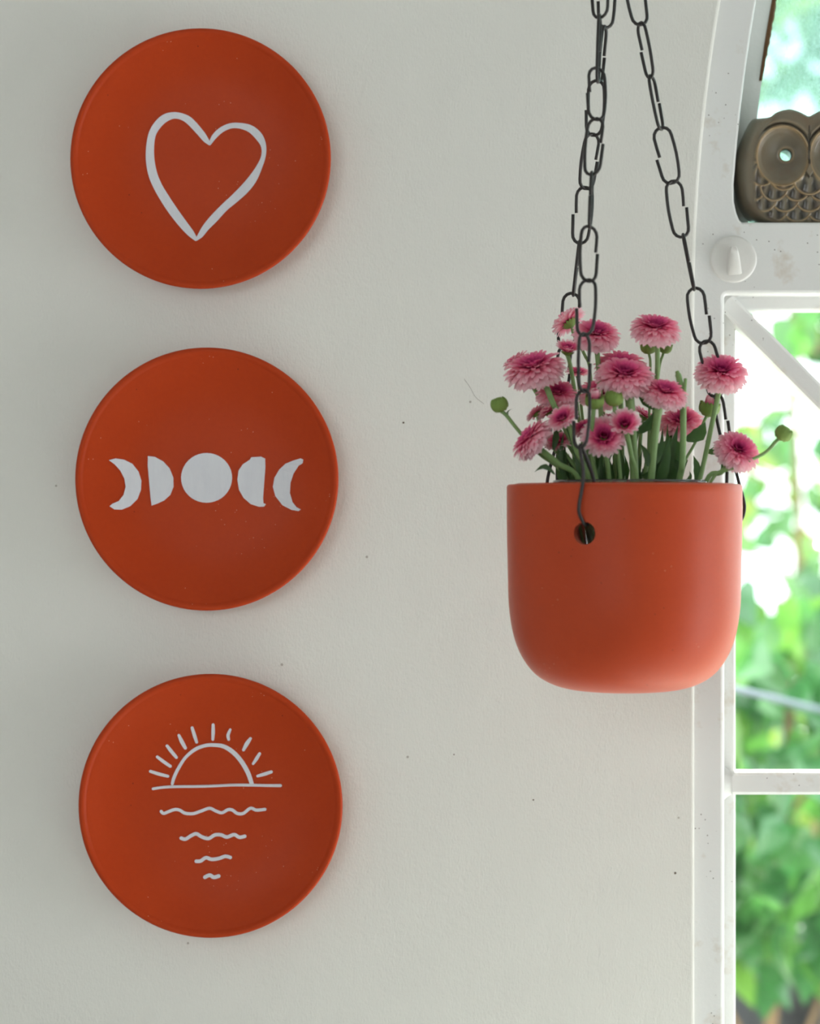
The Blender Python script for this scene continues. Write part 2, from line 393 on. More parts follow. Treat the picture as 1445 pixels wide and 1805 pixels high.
# panes
def pane(name, pts, y, th, m):
    b = MB(); plate_with_holes(b, pts, [], y); plate_with_holes(b, pts, [], y + th)
    return part_of_window(b.build(name, m, None, smooth=False))
tag(pane('pane', arch(0.033, ZT - 0.006), 0.046, 0.003, M['dirty']), 'dusty speckled upper pane behind the owl')
o0 = offset_poly(low, 0.0060)
XM = (LX0 + LX1) / 2; gx0, gx1 = o0[0][0], max(p[0] for p in o0); gz0, gz1 = min(p[1] for p in o0), max(p[1] for p in o0)
ZH = W(0, 1380, 0.016).z
def bar(name, a, b, w, y0, y1, ch=0.0010):
    a = Vector((a[0], 0, a[1])); b = Vector((b[0], 0, b[1])); d = (b - a).normalized(); n = Vector((-d.z, 0, d.x))
    prof = [(-w / 2, y1), (-w / 2, y0 + ch), (-w / 2 + ch * 1.6, y0), (w / 2 - ch * 1.6, y0), (w / 2, y0 + ch), (w / 2, y1)]
    q = MB(); q.add([p + n * t + Vector((0, y, 0)) for p in (a, b) for t, y in prof], [(i, (i + 1) % 6, 6 + (i + 1) % 6, 6 + i) for i in range(6)] + [tuple(range(6))[::-1], tuple(range(6, 12))])
    return part_of_window(q.build(name, M['frame'], None, smooth=True, angle=20))
bar('glazing_bar', (gx0 - 0.0005, ZH), (gx1, ZH), 0.0128, 0.0115, 0.030)
bar('glazing_bar', (XM, gz0), (XM, gz1), 0.0128, 0.0105, 0.031)
dx0, dz0 = W(1279, 532, 0.013).x, W(1279, 532, 0.013).z
slope = (W(1445, 699, 0.013) - W(1279, 532, 0.013)); slope = slope.z / slope.x
xe = XM - 0.004; bar('glazing_bar', (dx0, dz0), (xe, dz0 + slope * (xe - dx0)), 0.0108, 0.0115, 0.030)
bar('glazing_bar', (2 * XM - dx0, dz0), (2 * XM - xe, dz0 + slope * (xe - dx0)), 0.0108, 0.0112, 0.030)
mb = MB(); c3 = [(LX0 - 0.001, ZB + 0.001), (LX0 - 0.001, ZB - 0.0105), (LX0 + 0.0105, ZB + 0.001)]
mb.add([(x, y, z) for y in (0.0128, 0.030) for x, z in c3], [(0, 1, 2), (3, 5, 4), (0, 3, 4, 1), (1, 4, 5, 2), (2, 5, 3, 0)]); part_of_window(mb.build('weld_fillet', M['frame'], None, smooth=False))
# fillet of old weld paint where the cross bar meets the stile
mb = MB(); zz = ZH
prof = [(0.0, 0.0105), (0.0015, 0.0095), (0.0045, 0.0072), (0.0075, 0.0064)]
vs_, fs = [], []
for i, (dx, h) in enumerate(prof):
    for z, y in ((zz - h, 0.0162), (zz - h * 0.5, 0.0118), (zz + h * 0.5, 0.0118), (zz + h, 0.0162)): vs_.append((LX0 + 0.0002 + dx, y, z))
for i in range(3):
    for k in range(3): fs.append((i * 4 + k, i * 4 + k + 1, i * 4 + 5 + k, i * 4 + 4 + k))
mb.add(vs_, fs); part_of_window(mb.build('weld_fillet', M['frame'], None, smooth=True))
for x0, x1 in ((gx0, XM), (XM, gx1)):
    for z0, z1 in ((gz0, ZH), (ZH, gz1)): pane('pane', [(x0, z0), (x1, z0), (x1, z1), (x0, z1)], 0.0215, 0.003, M['pane'])
# broken dark putty along the upper pane's edge
mb = MB(); rr = random.Random(3); ring_a, ring_b = [], []
z_lo, z_hi = W(0, 143, 0.04).z, W(0, -30, 0.04).z
n = 26; vs_, fs = [], []
for i in range(n + 1):
    z = lerp(z_lo, z_hi, i / n); x = arch(0.0340, z)[0][0]; w = (0.0005 + 0.0019 * math.sin(pi * min(1, i / n * 0.75 + 0.05)) * rr.uniform(0.55, 1.0))
    vs_ += [(x - 0.0012, 0.0394, z), (x + w * 0.5, 0.0386, z), (x + w, 0.0400, z), (x + w, 0.0462, z)]
for i in range(n):
    for k in range(3): fs.append((i * 4 + k, i * 4 + k + 1, i * 4 + 5 + k, i * 4 + 4 + k))
mb.add(vs_, fs); part_of_window(tag(mb.build('putty', M['putty'], None, smooth=True, angle=40), 'crumbling dark brown putty'))

# ------------------------------------------------------------------ plates on the wall
def plate_h(r):     # height of the dish surface (towards the room) at radius r
    P = [(0, 0.0085), (0.030, 0.0087), (0.044, 0.0097), (0.054, 0.0117), (0.062, 0.0143), (0.068, 0.0170), (0.0708, 0.0184)]
    for (a, ha), (b, hb) in zip(P, P[1:]):
        if r <= b:
            t = (r - a) / (b - a); return lerp(ha, hb, t)
    return P[-1][1]
inner_prof = [Vector((r, h)) for r, h in ((0, 0.0085), (0.016, 0.0085), (0.030, 0.0087), (0.044, 0.0097), (0.054, 0.0117), (0.062, 0.0143), (0.068, 0.0170), (0.0704, 0.0180))]
prof_plate = [(p.x, p.y) for p in catmull(inner_prof, 5)] + [(0.0712, 0.0189), (0.0722, 0.0196), (0.0733, 0.0198), (0.0742, 0.0193), (0.0747, 0.0183), (0.0746, 0.0170), (0.0735, 0.0150), (0.0690, 0.0115), (0.061, 0.0070), (0.052, 0.0030), (0.046, 0.0008), (0.044, 0.0002), (0.040, 0.0002), (0.039, 0.0012), (0, 0.0012)]
mb = MB(); lathe(mb, prof_plate, 128); plate_me = mb.mesh('dish', M['plate'], smooth=True)
YP = -0.0105
def make_plate(cx, cy, scale, tilt, label):
    c = W(cx, cy, -0.019); c = Vector((c.x, -0.0006, c.z))
    root = tag(empty('terracotta_plate', c), label, 'plate', 'hand-painted terracotta wall plates')
    d = link('dish', plate_me, root); d.rotation_euler = (pi / 2, tilt, 0); d.scale = (scale, scale, 1)
    return root
def paint(root, name, polys, tri=None):        # polygons in world x, z on the plate, laid on the dish surface
    c = Vector(root.location); mb = MB()
    for pts in polys:
        q = [(p.x - c.x, p.z - c.z) for p in pts]
        tris = fillpoly(q)
        f = lambda x, z, e: (x, -(plate_h(math.hypot(x, z)) + e), z)
        n = len(q)
        mb.add([f(x, z, 0.00035) for x, z in q] + [f(x, z, -0.0003) for x, z in q], [tuple(t) for t in tris] + [(i, (i + 1) % n, n + (i + 1) % n, n + i) for i in range(n)])
    return mb.build(name, M['white'], root, smooth=False)
def crop(pts, x0, y0):                          # reading taken from an enlarged crop, 2.779 times
    return [(x0 + p[0] * 0.35986, y0 + p[1] * 0.35986) + tuple(w * 0.35986 for w in p[2:]) for p in pts]
def stroke(pts, sub=5, taper=True):             # (px, py, width) -> outline polygon in the wall's plane
    P = [Vector((p[0], p[1], p[2])) for p in pts]; P = catmull(P, sub) if len(P) > 2 else catmull([P[0], (P[0] + P[1]) / 2, P[1]], 4)
    L, Rr = [], []
    for i, p in enumerate(P):
        a = P[max(i - 1, 0)]; b = P[min(i + 1, len(P) - 1)]; d = Vector((b.x - a.x, b.y - a.y)).normalized(); nn = Vector((-d.y, d.x)); w = p.z / 2
        L.append((p.x + nn.x * w, p.y + nn.y * w)); Rr.append((p.x - nn.x * w, p.y - nn.y * w))
    def capround(c, d, w):
        a0 = math.atan2(d.y, d.x); return [(c.x + w * math.cos(a0 + s), c.y + w * math.sin(a0 + s)) for s in (pi / 3, 0, -pi / 3)]
    e = P[-1] - P[-2]; s = P[0] - P[1]
    poly = L + capround(P[-1], e, P[-1].z / 2) + Rr[::-1] + capround(P[0], s, P[0].z / 2)
    return [W(x, y, YP) for x, y in poly]
heart = make_plate(353.5, 279.5, 0.990, 0.0, 'round terracotta plate painted with a white heart outline')
hl = [(748, 622, 12), (728, 598, 28), (700, 562, 34), (650, 508, 36), (610, 486, 32), (570, 481, 32), (530, 494, 38), (495, 525, 38), (468, 570, 36), (457, 630, 38), (457, 700, 42), (470, 770, 44), (495, 830, 44), (530, 890, 46), (570, 950, 46), (615, 1010, 42), (655, 1058, 34), (682, 1090, 16)]
hr = [(748, 622, 12), (770, 585, 24), (805, 552, 26), (850, 532, 26), (900, 532, 28), (950, 548, 36), (990, 585, 38), (1012, 630, 26), (1012, 680, 22), (993, 730, 28), (960, 790, 42), (920, 840, 46), (870, 888, 42), (820, 932, 38), (770, 985, 40), (730, 1030, 34), (704, 1068, 26), (686, 1088, 14)]
paint(heart, 'painted_heart', [stroke(crop(hl, 100, 30)), stroke(crop(hr, 100, 30))])
moon = make_plate(364.5, 844.5, 1.0, 0.3, 'round terracotta plate painted with five white moon phases')
moons = {
 'painted_crescent_moon': [[(258, 615), (290, 606), (330, 612), (370, 632), (400, 670), (414, 715), (412, 760), (395, 805), (360, 840), (320, 857), (285, 856), (262, 840), (275, 828), (305, 815), (328, 785), (338, 745), (332, 705), (312, 665), (285, 635)],
   [(1208, 612), (1195, 606), (1160, 616), (1120, 632), (1090, 660), (1066, 700), (1058, 745), (1070, 790), (1105, 835), (1150, 858), (1185, 864), (1196, 856), (1175, 845), (1155, 820), (1142, 775), (1145, 725), (1160, 680), (1185, 642), (1205, 630)]],
 'painted_half_moon': [[(446, 594), (480, 598), (520, 620), (552, 655), (570, 700), (571, 745), (555, 785), (525, 812), (490, 828), (464, 837), (459, 800), (452, 720), (445, 640)],
   [(1020, 606), (1000, 597), (952, 600), (945, 612), (910, 635), (890, 665), (884, 710), (892, 760), (915, 800), (950, 830), (990, 843), (1015, 842), (1024, 830), (1012, 825), (1010, 800), (1016, 720), (1021, 650)]],
 'painted_full_moon': [[(733 + 125 * math.cos(a), 701 + 122 * math.sin(a)) for a in [2 * pi * k / 40 for k in range(40)]]]}
for nm, L in moons.items():
    for pts in L: paint(moon, nm, [[W(x, y, YP) for x, y in crop(pts, 100, 590)]])
sunp = make_plate(371, 1420.5, 1.003, 0.7, 'round terracotta plate painted with a white sun setting over water')
C3 = lambda L: stroke(crop([(p[0], p[1], p[2]) for p in L], 110, 1170))
rays = [[(430, 527, 14), (470, 540, 16), (516, 552, 14)], [(464, 456, 14), (495, 480, 16), (528, 503, 15)], [(512, 402, 14), (535, 432, 17), (558, 460, 14)], [(570, 350, 13), (585, 383, 19), (602, 414, 15)], [(635, 313, 14), (646, 350, 17), (657, 385, 14)], [(738, 298, 14), (738, 335, 17), (736, 372, 13)], [(822, 322, 12), (811, 350, 16), (814, 372, 13)], [(921, 366, 14), (903, 392, 20), (886, 423, 14)], [(966, 440, 14), (950, 466, 17), (933, 491, 12)], [(1023, 530, 15), (990, 541, 17), (955, 551, 13)]]
for r_ in rays: paint(sunp, 'painted_sun_ray', [C3(r_)])
arc = [(537, 590, 14), (545, 560, 16), (566, 515, 16), (602, 460, 15), (650, 420, 17), (700, 401, 17), (745, 399, 18), (790, 406, 20), (835, 434, 22), (875, 478, 22), (908, 535, 22), (927, 590, 20)]
paint(sunp, 'painted_sun', [C3(arc)])
paint(sunp, 'painted_horizon', [C3([(443, 613, 13), (520, 604, 13), (700, 601, 13), (850, 595, 13), (1000, 597, 14), (1068, 597, 15)])])
for wv, w in (([(482, 724), (495, 734), (520, 725), (550, 715), (575, 719), (600, 733), (640, 735), (680, 722), (720, 709), (750, 722), (780, 731), (810, 716), (832, 718), (855, 734), (885, 734), (920, 709), (950, 718), (992, 714)], 15), ([(580, 855), (602, 860), (630, 843), (655, 834), (682, 849), (715, 857), (745, 840), (775, 839), (805, 850), (840, 838), (866, 851), (893, 846)], 17), ([(654, 968), (676, 967), (702, 951), (730, 959), (765, 955), (797, 944), (822, 950)], 17), ([(697, 1046), (721, 1036), (741, 1046), (766, 1040)], 18)):
    paint(sunp, 'painted_wave', [C3([(x, y, w) for x, y in wv])])

# ------------------------------------------------------------------ hanging pot
YPOT = -0.15; pc = W(1100, 853, YPOT); ZRIM = 0.0143; PX = pc.x
po = [(0.0592, 0.0), (0.0601, -0.0003), (0.0607, -0.0012), (0.0607, -0.020), (0.0603, -0.040), (0.0599, -0.058), (0.0592, -0.067), (0.0576, -0.0765), (0.0549, -0.0850), (0.0508, -0.0925), (0.0455, -0.0985), (0.0385, -0.1028), (0.0300, -0.1055), (0.0200, -0.1068), (0.0100, -0.1073), (0.0, -0.1073)]
pin = [(0.0, -0.1010), (0.018, -0.1005), (0.035, -0.0960), (0.047, -0.0860), (0.0530, -0.0720), (0.0548, -0.055), (0.0556, -0.020), (0.0557, -0.0012), (0.0563, -0.0003), (0.0592, 0.0)]
P3 = lambda L: [Vector((a, b)) for a, b in L]
prof = [(max(p.x, 0), p.y) for p in catmull(P3(po[2:]), 4)]
prof = [(0.0592, 0.0), (0.0601, -0.0003)] + prof; prof[-1] = (0, prof[-1][1])
prof += [(max(p.x, 0), p.y) for p in catmull(P3(pin[:-1]), 3)]
mb = MB(); lathe(mb, prof, 128, close=True)
pot = mb.build('terracotta_hanging_pot', M['pot'], smooth=True, angle=35); pot.location = (PX, YPOT, ZRIM)
fix(pot.data)
HOLES = [math.radians(-23.6), math.radians(216.4), math.radians(96.4)]    # around the axis, from the camera side
HZ = W(0, 940, -0.2056).z - ZRIM
mb = MB()
for a in HOLES:
    d = Vector((math.sin(a), -math.cos(a), 0)); c = Vector((0, 0, HZ))
    tube(mb, [c + d * 0.045, c + d * 0.075], 0.0057, 28)
cutter = mb.build('hole_cutter', M['pot'], smooth=False); cutter.location = pot.location
bo = pot.modifiers.new('holes', 'BOOLEAN'); bo.operation = 'DIFFERENCE'; bo.object = cutter; bo.solver = 'EXACT'
bpy.context.view_layer.update(); dg = bpy.context.evaluated_depsgraph_get()
newme = bpy.data.meshes.new_from_object(pot.evaluated_get(dg), depsgraph=dg)
pot.modifiers.clear(); pot.data = newme; shade(newme, True, 35); bpy.data.objects.remove(cutter)
tag(pot, 'smooth rounded terracotta pot hanging from black chains, full of pink flowers', 'pot')

# glass jar standing inside the pot
JX = W(1110, 0, YPOT).x; JR = 0.0400; jz0 = ZRIM - 0.1003
mb = MB()
lathe(mb, [(0, 0.0), (0.012, 0.0), (0.018, 0.0006), (0.024, 0.010), (0.034, 0.030), (0.0365, 0.060), (0.0372, 0.085), (0.0385, 0.0975), (JR - 0.0006, 0.1000), (JR, 0.1012), (JR - 0.0004, 0.1024), (JR - 0.0016, 0.1026), (JR - 0.0026, 0.1016), (0.0362, 0.0970), (0.0345, 0.060), (0.032, 0.031), (0.020, 0.010), (0.010, 0.0035), (0, 0.0035)], 72)
jar = mb.build('glass_jar', M['jar'], smooth=True); jar.location = (JX, YPOT, jz0)
tag(jar, 'cloudy glass jar standing inside the terracotta pot, rim just showing', 'jar')

# ------------------------------------------------------------------ chains
WIRE = 0.00088
def link_pts(L, Wd, gap_side, gap_at, skew, n=7):
    """centre line of one bent-wire link in its own plane: x across, z along (0 at top, -L at the bottom)"""
    r = Wd / 2; pts = []; top = -WIRE - r * 1.05; bot = -L + WIRE + r * 1.05; s = gap_side
    bul = 0.0006
    side = lambda x, z0, z1: [(x + (bul if x > 0 else -bul) * math.sin(pi * k / 4), lerp(z0, z1, k / 4)) for k in range(1, 4)]
    gz = lerp(top, bot, gap_at)
    pts.append((s * (r + skew), gz - 0.0004)); pts.append((s * (r + skew * 0.5), lerp(gz, bot, 0.5)))
    for k in range(n + 1):
        a = pi * k / n; pts.append((s * r * math.cos(a), bot - r * 1.05 * math.sin(a)))
    pts += side(-s * r, bot, top)
    for k in range(n + 1):
        a = pi * k / n; pts.append((-s * r * math.cos(a), top + r * 1.05 * math.sin(a)))
    pts.append((s * (r - skew * 0.4), lerp(top, gz, 0.5))); pts.append((s * (r - skew), gz + 0.0004))
    return pts
def add_link(root, a, b, roll, Wd=0.0092, gap=1, gap_at=0.5, skew=0.0007):
    a, b = Vector(a), Vector(b); d = (a - b).normalized(); L = (a - b).length
    X = (Vector((1, 0, 0)) - d * d.x).normalized(); Y = d.cross(X)
    X = X * math.cos(roll) + Y * math.sin(roll); Y = d.cross(X)
    mb = MB(); tube(mb, local(root, [a + X * x + d * z for x, z in link_pts(L, Wd, gap, gap_at, skew)]), WIRE, 8)
    return mb.build('link', M['iron'], root)
def hook_link(root, top, inner_pts, outer_pts):   # hairpin: one leg inside the rim, one outside, ends meeting in the hole
    mb = MB(); tube(mb, local(root, catmull(inner_pts[::-1] + [top] + outer_pts, 6)), WIRE * 1.02, 8)
    return mb.build('hook_link', M['iron'], root)
APEX = Vector((W(1080, -285, YPOT).x, YPOT, W(0, -285, YPOT).z))
def hole_pt(a, rr, z=0.0): return Vector((PX + rr * math.sin(a), YPOT - rr * math.cos(a), ZRIM + HZ + z))
def depth_at(py, y_hole, py_hole=845): return lerp(YPOT, y_hole, min(1.05, (py + 285) / (py_hole + 285)))
D2 = math.radians
chains = [
 ('front', -0.2075, [((1055, -72), (1058.5, 34), -40), ((1057, 24), (1053, 147), 80), ((1052, 117), (1050.5, 214), 25), ((1050, 206), (1043, 311), -35), ((1043.5, 301), (1039, 404), 82), ((1038.5, 396), (1036.5, 499), 28), ((1036.5, 490), (1030, 594), -32), ((1030, 585), (1029, 694), 52), ((1028.5, 684), (1022, 792), -48)]),
 ('back', -0.103, [((1071, -50), (1067, 52), 30), ((1066, 43), (1057, 148), 72), ((1052, 139), (1046, 242), -30), ((1045, 233), (1032, 336), 32), ((1032, 327), (1021, 432), -28), ((1021.5, 422), (1010, 524), 84), ((1009, 514), (996, 615), -20), ((996, 607), (988, 706), 40), ((988, 698), (981, 797), -40)]),
 ('right', -0.142, [((1111, -57), (1130, 47), 22), ((1128, 37), (1147, 140), -70), ((1146, 130), (1166, 231), 66), ((1164, 222), (1185.5, 326), -16), ((1185, 316), (1202.5, 421), 20), ((1203, 410), (1224, 514), 86), ((1222.5, 505), (1242, 608), -22), ((1243, 598), (1264, 702), 20), ((1263, 692), (1283, 793), -66)])]
labels = {'front': 'black link chain nearest the lens, hooked into the hole on the pot front',
          'back': 'black link chain running behind the flowers to the far side of the pot',
          'right': 'black link chain slanting down across the window frame to the pot side'}
for ci, (key, yh, L) in enumerate(chains):
    top = W(*L[0][0], depth_at(L[0][0][1], yh))
    root = tag(empty('hanging_chain', top), labels[key], 'chain', 'black chains of the hanging pot')
    nl = max(1, round((APEX - top).length / 0.0277)); st = APEX - top    # links above the picture, up to the ring
    for i in range(nl):
        a = top + st * ((i + 1) / nl); b = top + st * (i / nl); dd = (a - b).normalized()
        add_link(root, a + dd * 0.001, b - dd * 0.0016, D2(70 if i % 2 == 0 else -25))
    for i, (a, b, roll) in enumerate(L):
        add_link(root, W(*a, depth_at(a[1], yh)), W(*b, depth_at(b[1], yh)), D2(roll), gap=(1 if i % 2 else -1) * (1 if key != 'right' else -1), gap_at=0.44 + 0.12 * R.random(), skew=0.0005 + 0.0005 * R.random())
    lastp = L[-1][1]; tp = W(lastp[0], lastp[1] - 8, depth_at(lastp[1], yh))
    an = HOLES[ci]
    rim_o, rim_i = 0.0607 + 0.0014, 0.0556 - 0.0014
    zr = ZRIM - (ZRIM + HZ)
    if key == 'right':
        outer = [W(1302, 850, yh), W(1311, 885, yh), W(1311, 903, yh), hole_pt(an, 0.0615, 0.006), hole_pt(an, 0.058, 0.0035)]
    else:
        outer = [hole_pt(an, rim_o, zr + 0.004), hole_pt(an, rim_o + 0.0012, zr * 0.55) + Vector((-0.0018 if key == 'front' else 0, 0, 0)), hole_pt(an, rim_o + 0.0006, 0.0085) + Vector((-0.0014 if key == 'front' else 0, 0, 0)), hole_pt(an, 0.0595, 0.0040)]
    inner_ = [hole_pt(an, rim_i, zr + 0.003), hole_pt(an, rim_i - 0.0008, zr * 0.5), hole_pt(an, rim_i - 0.0004, 0.008), hole_pt(an, 0.0572, 0.0042)]
    if key == 'front': inner_ = [p + Vector((0.0022, 0, 0)) for p in inner_[:2]] + inner_[2:]
    hook_link(root, tp, inner_, outer)
    if ci == 0:      # the ring that gathers the three chains, and the rod up to the ceiling
        mb = MB(); rc = APEX + Vector((0, 0, 0.008))
        tube(mb, local(root, [rc + Vector((math.cos(t) * 0.010, 0, math.sin(t) * 0.010)) for t in [2 * pi * k / 28 for k in range(28)]]), 0.0013, 8, closed=True); mb.build('ring', M['iron'], root)
        mb = MB(); tube(mb, local(root, [rc + Vector((0, -0.006, 0.0065)), rc + Vector((0, -0.001, 0.0075)), rc + Vector((0, 0.006, 0.011)), rc + Vector((0, 0.004, 0.022)), rc + Vector((0, 0, 0.035)), Vector((APEX.x, YPOT, RZ1))]), 0.0014, 8); mb.build('hanging_rod', M['iron'], root)

# ------------------------------------------------------------------ chrysanthemums
def petal(mb, base_r, ang, elev, length, width, curl, rad0, rad1, rnd, zbase=0.0):
    """one petal strip leaving the head at angle ang; elev 0 = upright, 90 deg = flat, more = drooping"""
    n = 4; e = elev; p = Vector((base_r, 0, zbase)); vs_, cs = [], []
    ca, sa = math.cos(ang), math.sin(ang); prof = [0.45, 0.80, 1.0, 1.08, 0.86]
    tw = rnd.uniform(-0.25, 0.25)
    for i in range(n + 1):
        w = width * prof[i] / 2; dish = 0.28 * w
        for k, s in enumerate((-1, 0, 1)):
            x, y, z = p.x, s * w, p.z + (dish if s else 0) + s * w * tw
            vs_.append((x * ca - y * sa, x * sa + y * ca, z)); cs.append(min(1, max(0, lerp(rad0, rad1, (i / n) ** 1.1) + rnd.uniform(-0.03, 0.03))))
        d = length / n; p = p + Vector((math.sin(e), 0, math.cos(e))) * d; e += curl / n
    tip = p - Vector((math.sin(e), 0, math.cos(e))) * (length / n * 0.65)
    vs_.append((tip.x * ca, tip.x * sa, tip.z + 0)); cs.append(min(1, rad1 + 0.04))
    fs = []
    for i in range(n):
        for k in range(2): fs.append((i * 3 + k, i * 3 + k + 1, i * 3 + 4 + k, i * 3 + 3 + k))
    t = n * 3; fs += [(t, t + 1, len(vs_) - 1), (t + 1, t + 2, len(vs_) - 1)]
    mb.add(vs_, fs, cs)
def head_mesh(seed, kind):     # unit radius
    rnd = random.Random(seed); mb = MB()
    if kind == 'full':
        LAY = [(9, 0.04, 6, 0.22, 0.10, 6, 0.0, 0.18), (14, 0.08, 18, 0.32, 0.12, 18, 0.06, 0.36), (19, 0.12, 32, 0.46, 0.14, 30, 0.14, 0.54), (24, 0.15, 46, 0.60, 0.155, 38, 0.22, 0.68), (29, 0.17, 59, 0.72, 0.17, 42, 0.30, 0.80),
               (33, 0.18, 72, 0.80, 0.18, 44, 0.40, 0.88), (36, 0.18, 85, 0.83, 0.185, 46, 0.45, 0.95), (36, 0.17, 98, 0.83, 0.19, 44, 0.5, 1.0), (32, 0.16, 111, 0.79, 0.19, 38, 0.55, 1.0), (26, 0.15, 124, 0.70, 0.19, 28, 0.6, 1.0), (16, 0.14, 138, 0.58, 0.19, 15, 0.65, 1.0)]
    elif kind == 'open':
        LAY = [(9, 0.05, 5, 0.22, 0.10, -20, 0.0, 0.12), (13, 0.10, 20, 0.32, 0.13, -10, 0.03, 0.30), (17, 0.14, 40, 0.52, 0.16, 10, 0.08, 0.52), (20, 0.17, 58, 0.74, 0.20, 15, 0.15, 0.75), (22, 0.18, 72, 0.84, 0.22, 14, 0.25, 0.95), (20, 0.17, 84, 0.86, 0.24, 18, 0.35, 1.0)]
    elif kind == 'cup':
        LAY = [(9, 0.06, 4, 0.40, 0.12, -25, 0.0, 0.12), (13, 0.12, 14, 0.56, 0.16, -5, 0.05, 0.35), (16, 0.18, 30, 0.78, 0.22, 15, 0.12, 0.60), (18, 0.22, 46, 0.96, 0.26, 14, 0.20, 1.0), (14, 0.22, 58, 0.92, 0.26, 16, 0.35, 1.0)]
    else:   # barely open bud
        LAY = [(8, 0.10, 2, 1.05, 0.22, -40, 0.05, 0.35), (12, 0.30, 8, 1.25, 0.32, -30, 0.15, 0.62), (12, 0.42, 18, 1.25, 0.36, -34, 0.3, 0.95)]
    for cnt, br, el, ln, wd, cu, r0, r1 in LAY:
        if kind == 'open': cnt = round(cnt * 1.35); wd *= 0.82; r1 = min(1, r1 * 1.12)
        off = rnd.random() * 6
        for k in range(cnt):
            petal(mb, br, off + 2 * pi * (k + rnd.uniform(-0.22, 0.22)) / cnt, math.radians(el + rnd.uniform(-5, 5)), ln * rnd.uniform(0.93, 1.06), wd * rnd.uniform(0.9, 1.12), math.radians(cu + rnd.uniform(-10, 10)), r0, r1, rnd)
    me = mb.mesh('petals', M['petal'], smooth=True, attr='rad'); return me
HEADS = {'full': [head_mesh(s, 'full') for s in (1, 2, 3, 4)], 'open': [head_mesh(s, 'open') for s in (5, 6)], 'cup': [head_mesh(s, 'cup') for s in (7, 8)], 'bud': [head_mesh(9, 'bud')]}
def calyx_mesh(kind):
    mb = MB()
    if kind == 'flower':
        lathe(mb, [(0, -0.30), (0.10, -0.30), (0.20, -0.24), (0.32, -0.12), (0.36, -0.02), (0.26, 0.03), (0, 0.02)], 20)
        for k in range(14):
            a = 2 * pi * k / 14; d = Vector((math.cos(a), math.sin(a), 0)); n = Vector((-d.y, d.x, 0))
            b0 = d * 0.22 + Vector((0, 0, -0.23)); m = d * 0.40 + Vector((0, 0, -0.09)); t = d * 0.52 + Vector((0, 0, 0.02))
            mb.add([b0 - n * 0.05, b0 + n * 0.05, m + n * 0.08, t, m - n * 0.08], [(0, 1, 2, 4), (4, 2, 3)])
    else:       # round bud with overlapping sepals
        lathe(mb, [(0, -0.95), (0.30, -0.92), (0.62, -0.72), (0.88, -0.30), (0.95, 0.05), (0.84, 0.45), (0.58, 0.74), (0.30, 0.84), (0, 0.80)] if kind == 'bud' else [(0, -0.95), (0.30, -0.92), (0.60, -0.72), (0.82, -0.30), (0.90, 0.10), (0.86, 0.42), (0.70, 0.40), (0.6, 0.0), (0, -0.3)], 20)
        top = 0.80 if kind == 'bud' else 0.62
        for row, (cnt, z0, sc) in enumerate(((8, -0.85, 1.0), (8, -0.55, 1.05))):
            for k in range(cnt):
                a = 2 * pi * (k + row * 0.5) / cnt; d = Vector((math.cos(a), math.sin(a), 0)); n = Vector((-d.y, d.x, 0)); vs_ = []
                for i in range(6):
                    t = i / 5; z = lerp(z0, top, t); rr_ = (math.sqrt(max(0, 1 - (z * 0.93) ** 2)) if kind == 'bud' else (math.sqrt(max(0, 1 - z * z)) if z < 0 else 1.0 - 0.06 * z)) * 0.99 * sc + 0.03
                    w = 0.34 * math.sin(pi * min(1, 0.18 + 0.8 * t)) * (1 if kind == 'bud' else 1.0) * (1.0 if t < 0.9 else 0.35)
                    vs_ += [d * (rr_ - 0.05) - n * w + Vector((0, 0, z)), d * (rr_ + 0.05) + Vector((0, 0, z)), d * (rr_ - 0.05) + n * w + Vector((0, 0, z))]
                mb.add(vs_, [(i * 3 + q, i * 3 + q + 1, i * 3 + q + 4, i * 3 + q + 3) for i in range(5) for q in range(2)])
    return mb.mesh('calyx', M['calyx'], smooth=True, angle=60)
CALYX = {k: calyx_mesh(k) for k in ('flower', 'bud', 'cup')}
def leaf_part(root, a, b, w, bow=0.0, fold=0.35, depth=None, side=(0, -1, 0), name='leaf'):
    """lance-shaped leaf from world point a to b, w metres wide, bowed sideways"""
    a, b = Vector(a), Vector(b); d = (b - a).normalized(); L = (b - a).length; face = Vector(side); n = d.cross(face).normalized(); f = n.cross(d)
    mb = MB(); vs_ = []; N = 7
    for i in range(N + 1):
        t = i / N; p = a + (b - a) * t + n * (bow * L * math.sin(pi * t)) + f * (0.10 * L * math.sin(pi * t))
        ww = w / 2 * (math.sin(pi * min(1.0, (0.06 + 0.94 * t)) ** 0.85) * 1.0 + 0.03) * (1.0 + (0.10 if i % 2 else -0.04))
        vs_ += [p - n * ww + f * ww * fold, p, p + n * ww + f * ww * fold]
    mb.add(local(root, vs_), [(i * 3 + q, i * 3 + q + 1, i * 3 + q + 4, i * 3 + q + 3) for i in range(N) for q in range(2)])
    return mb.build(name, M['leaf'], root, smooth=True)
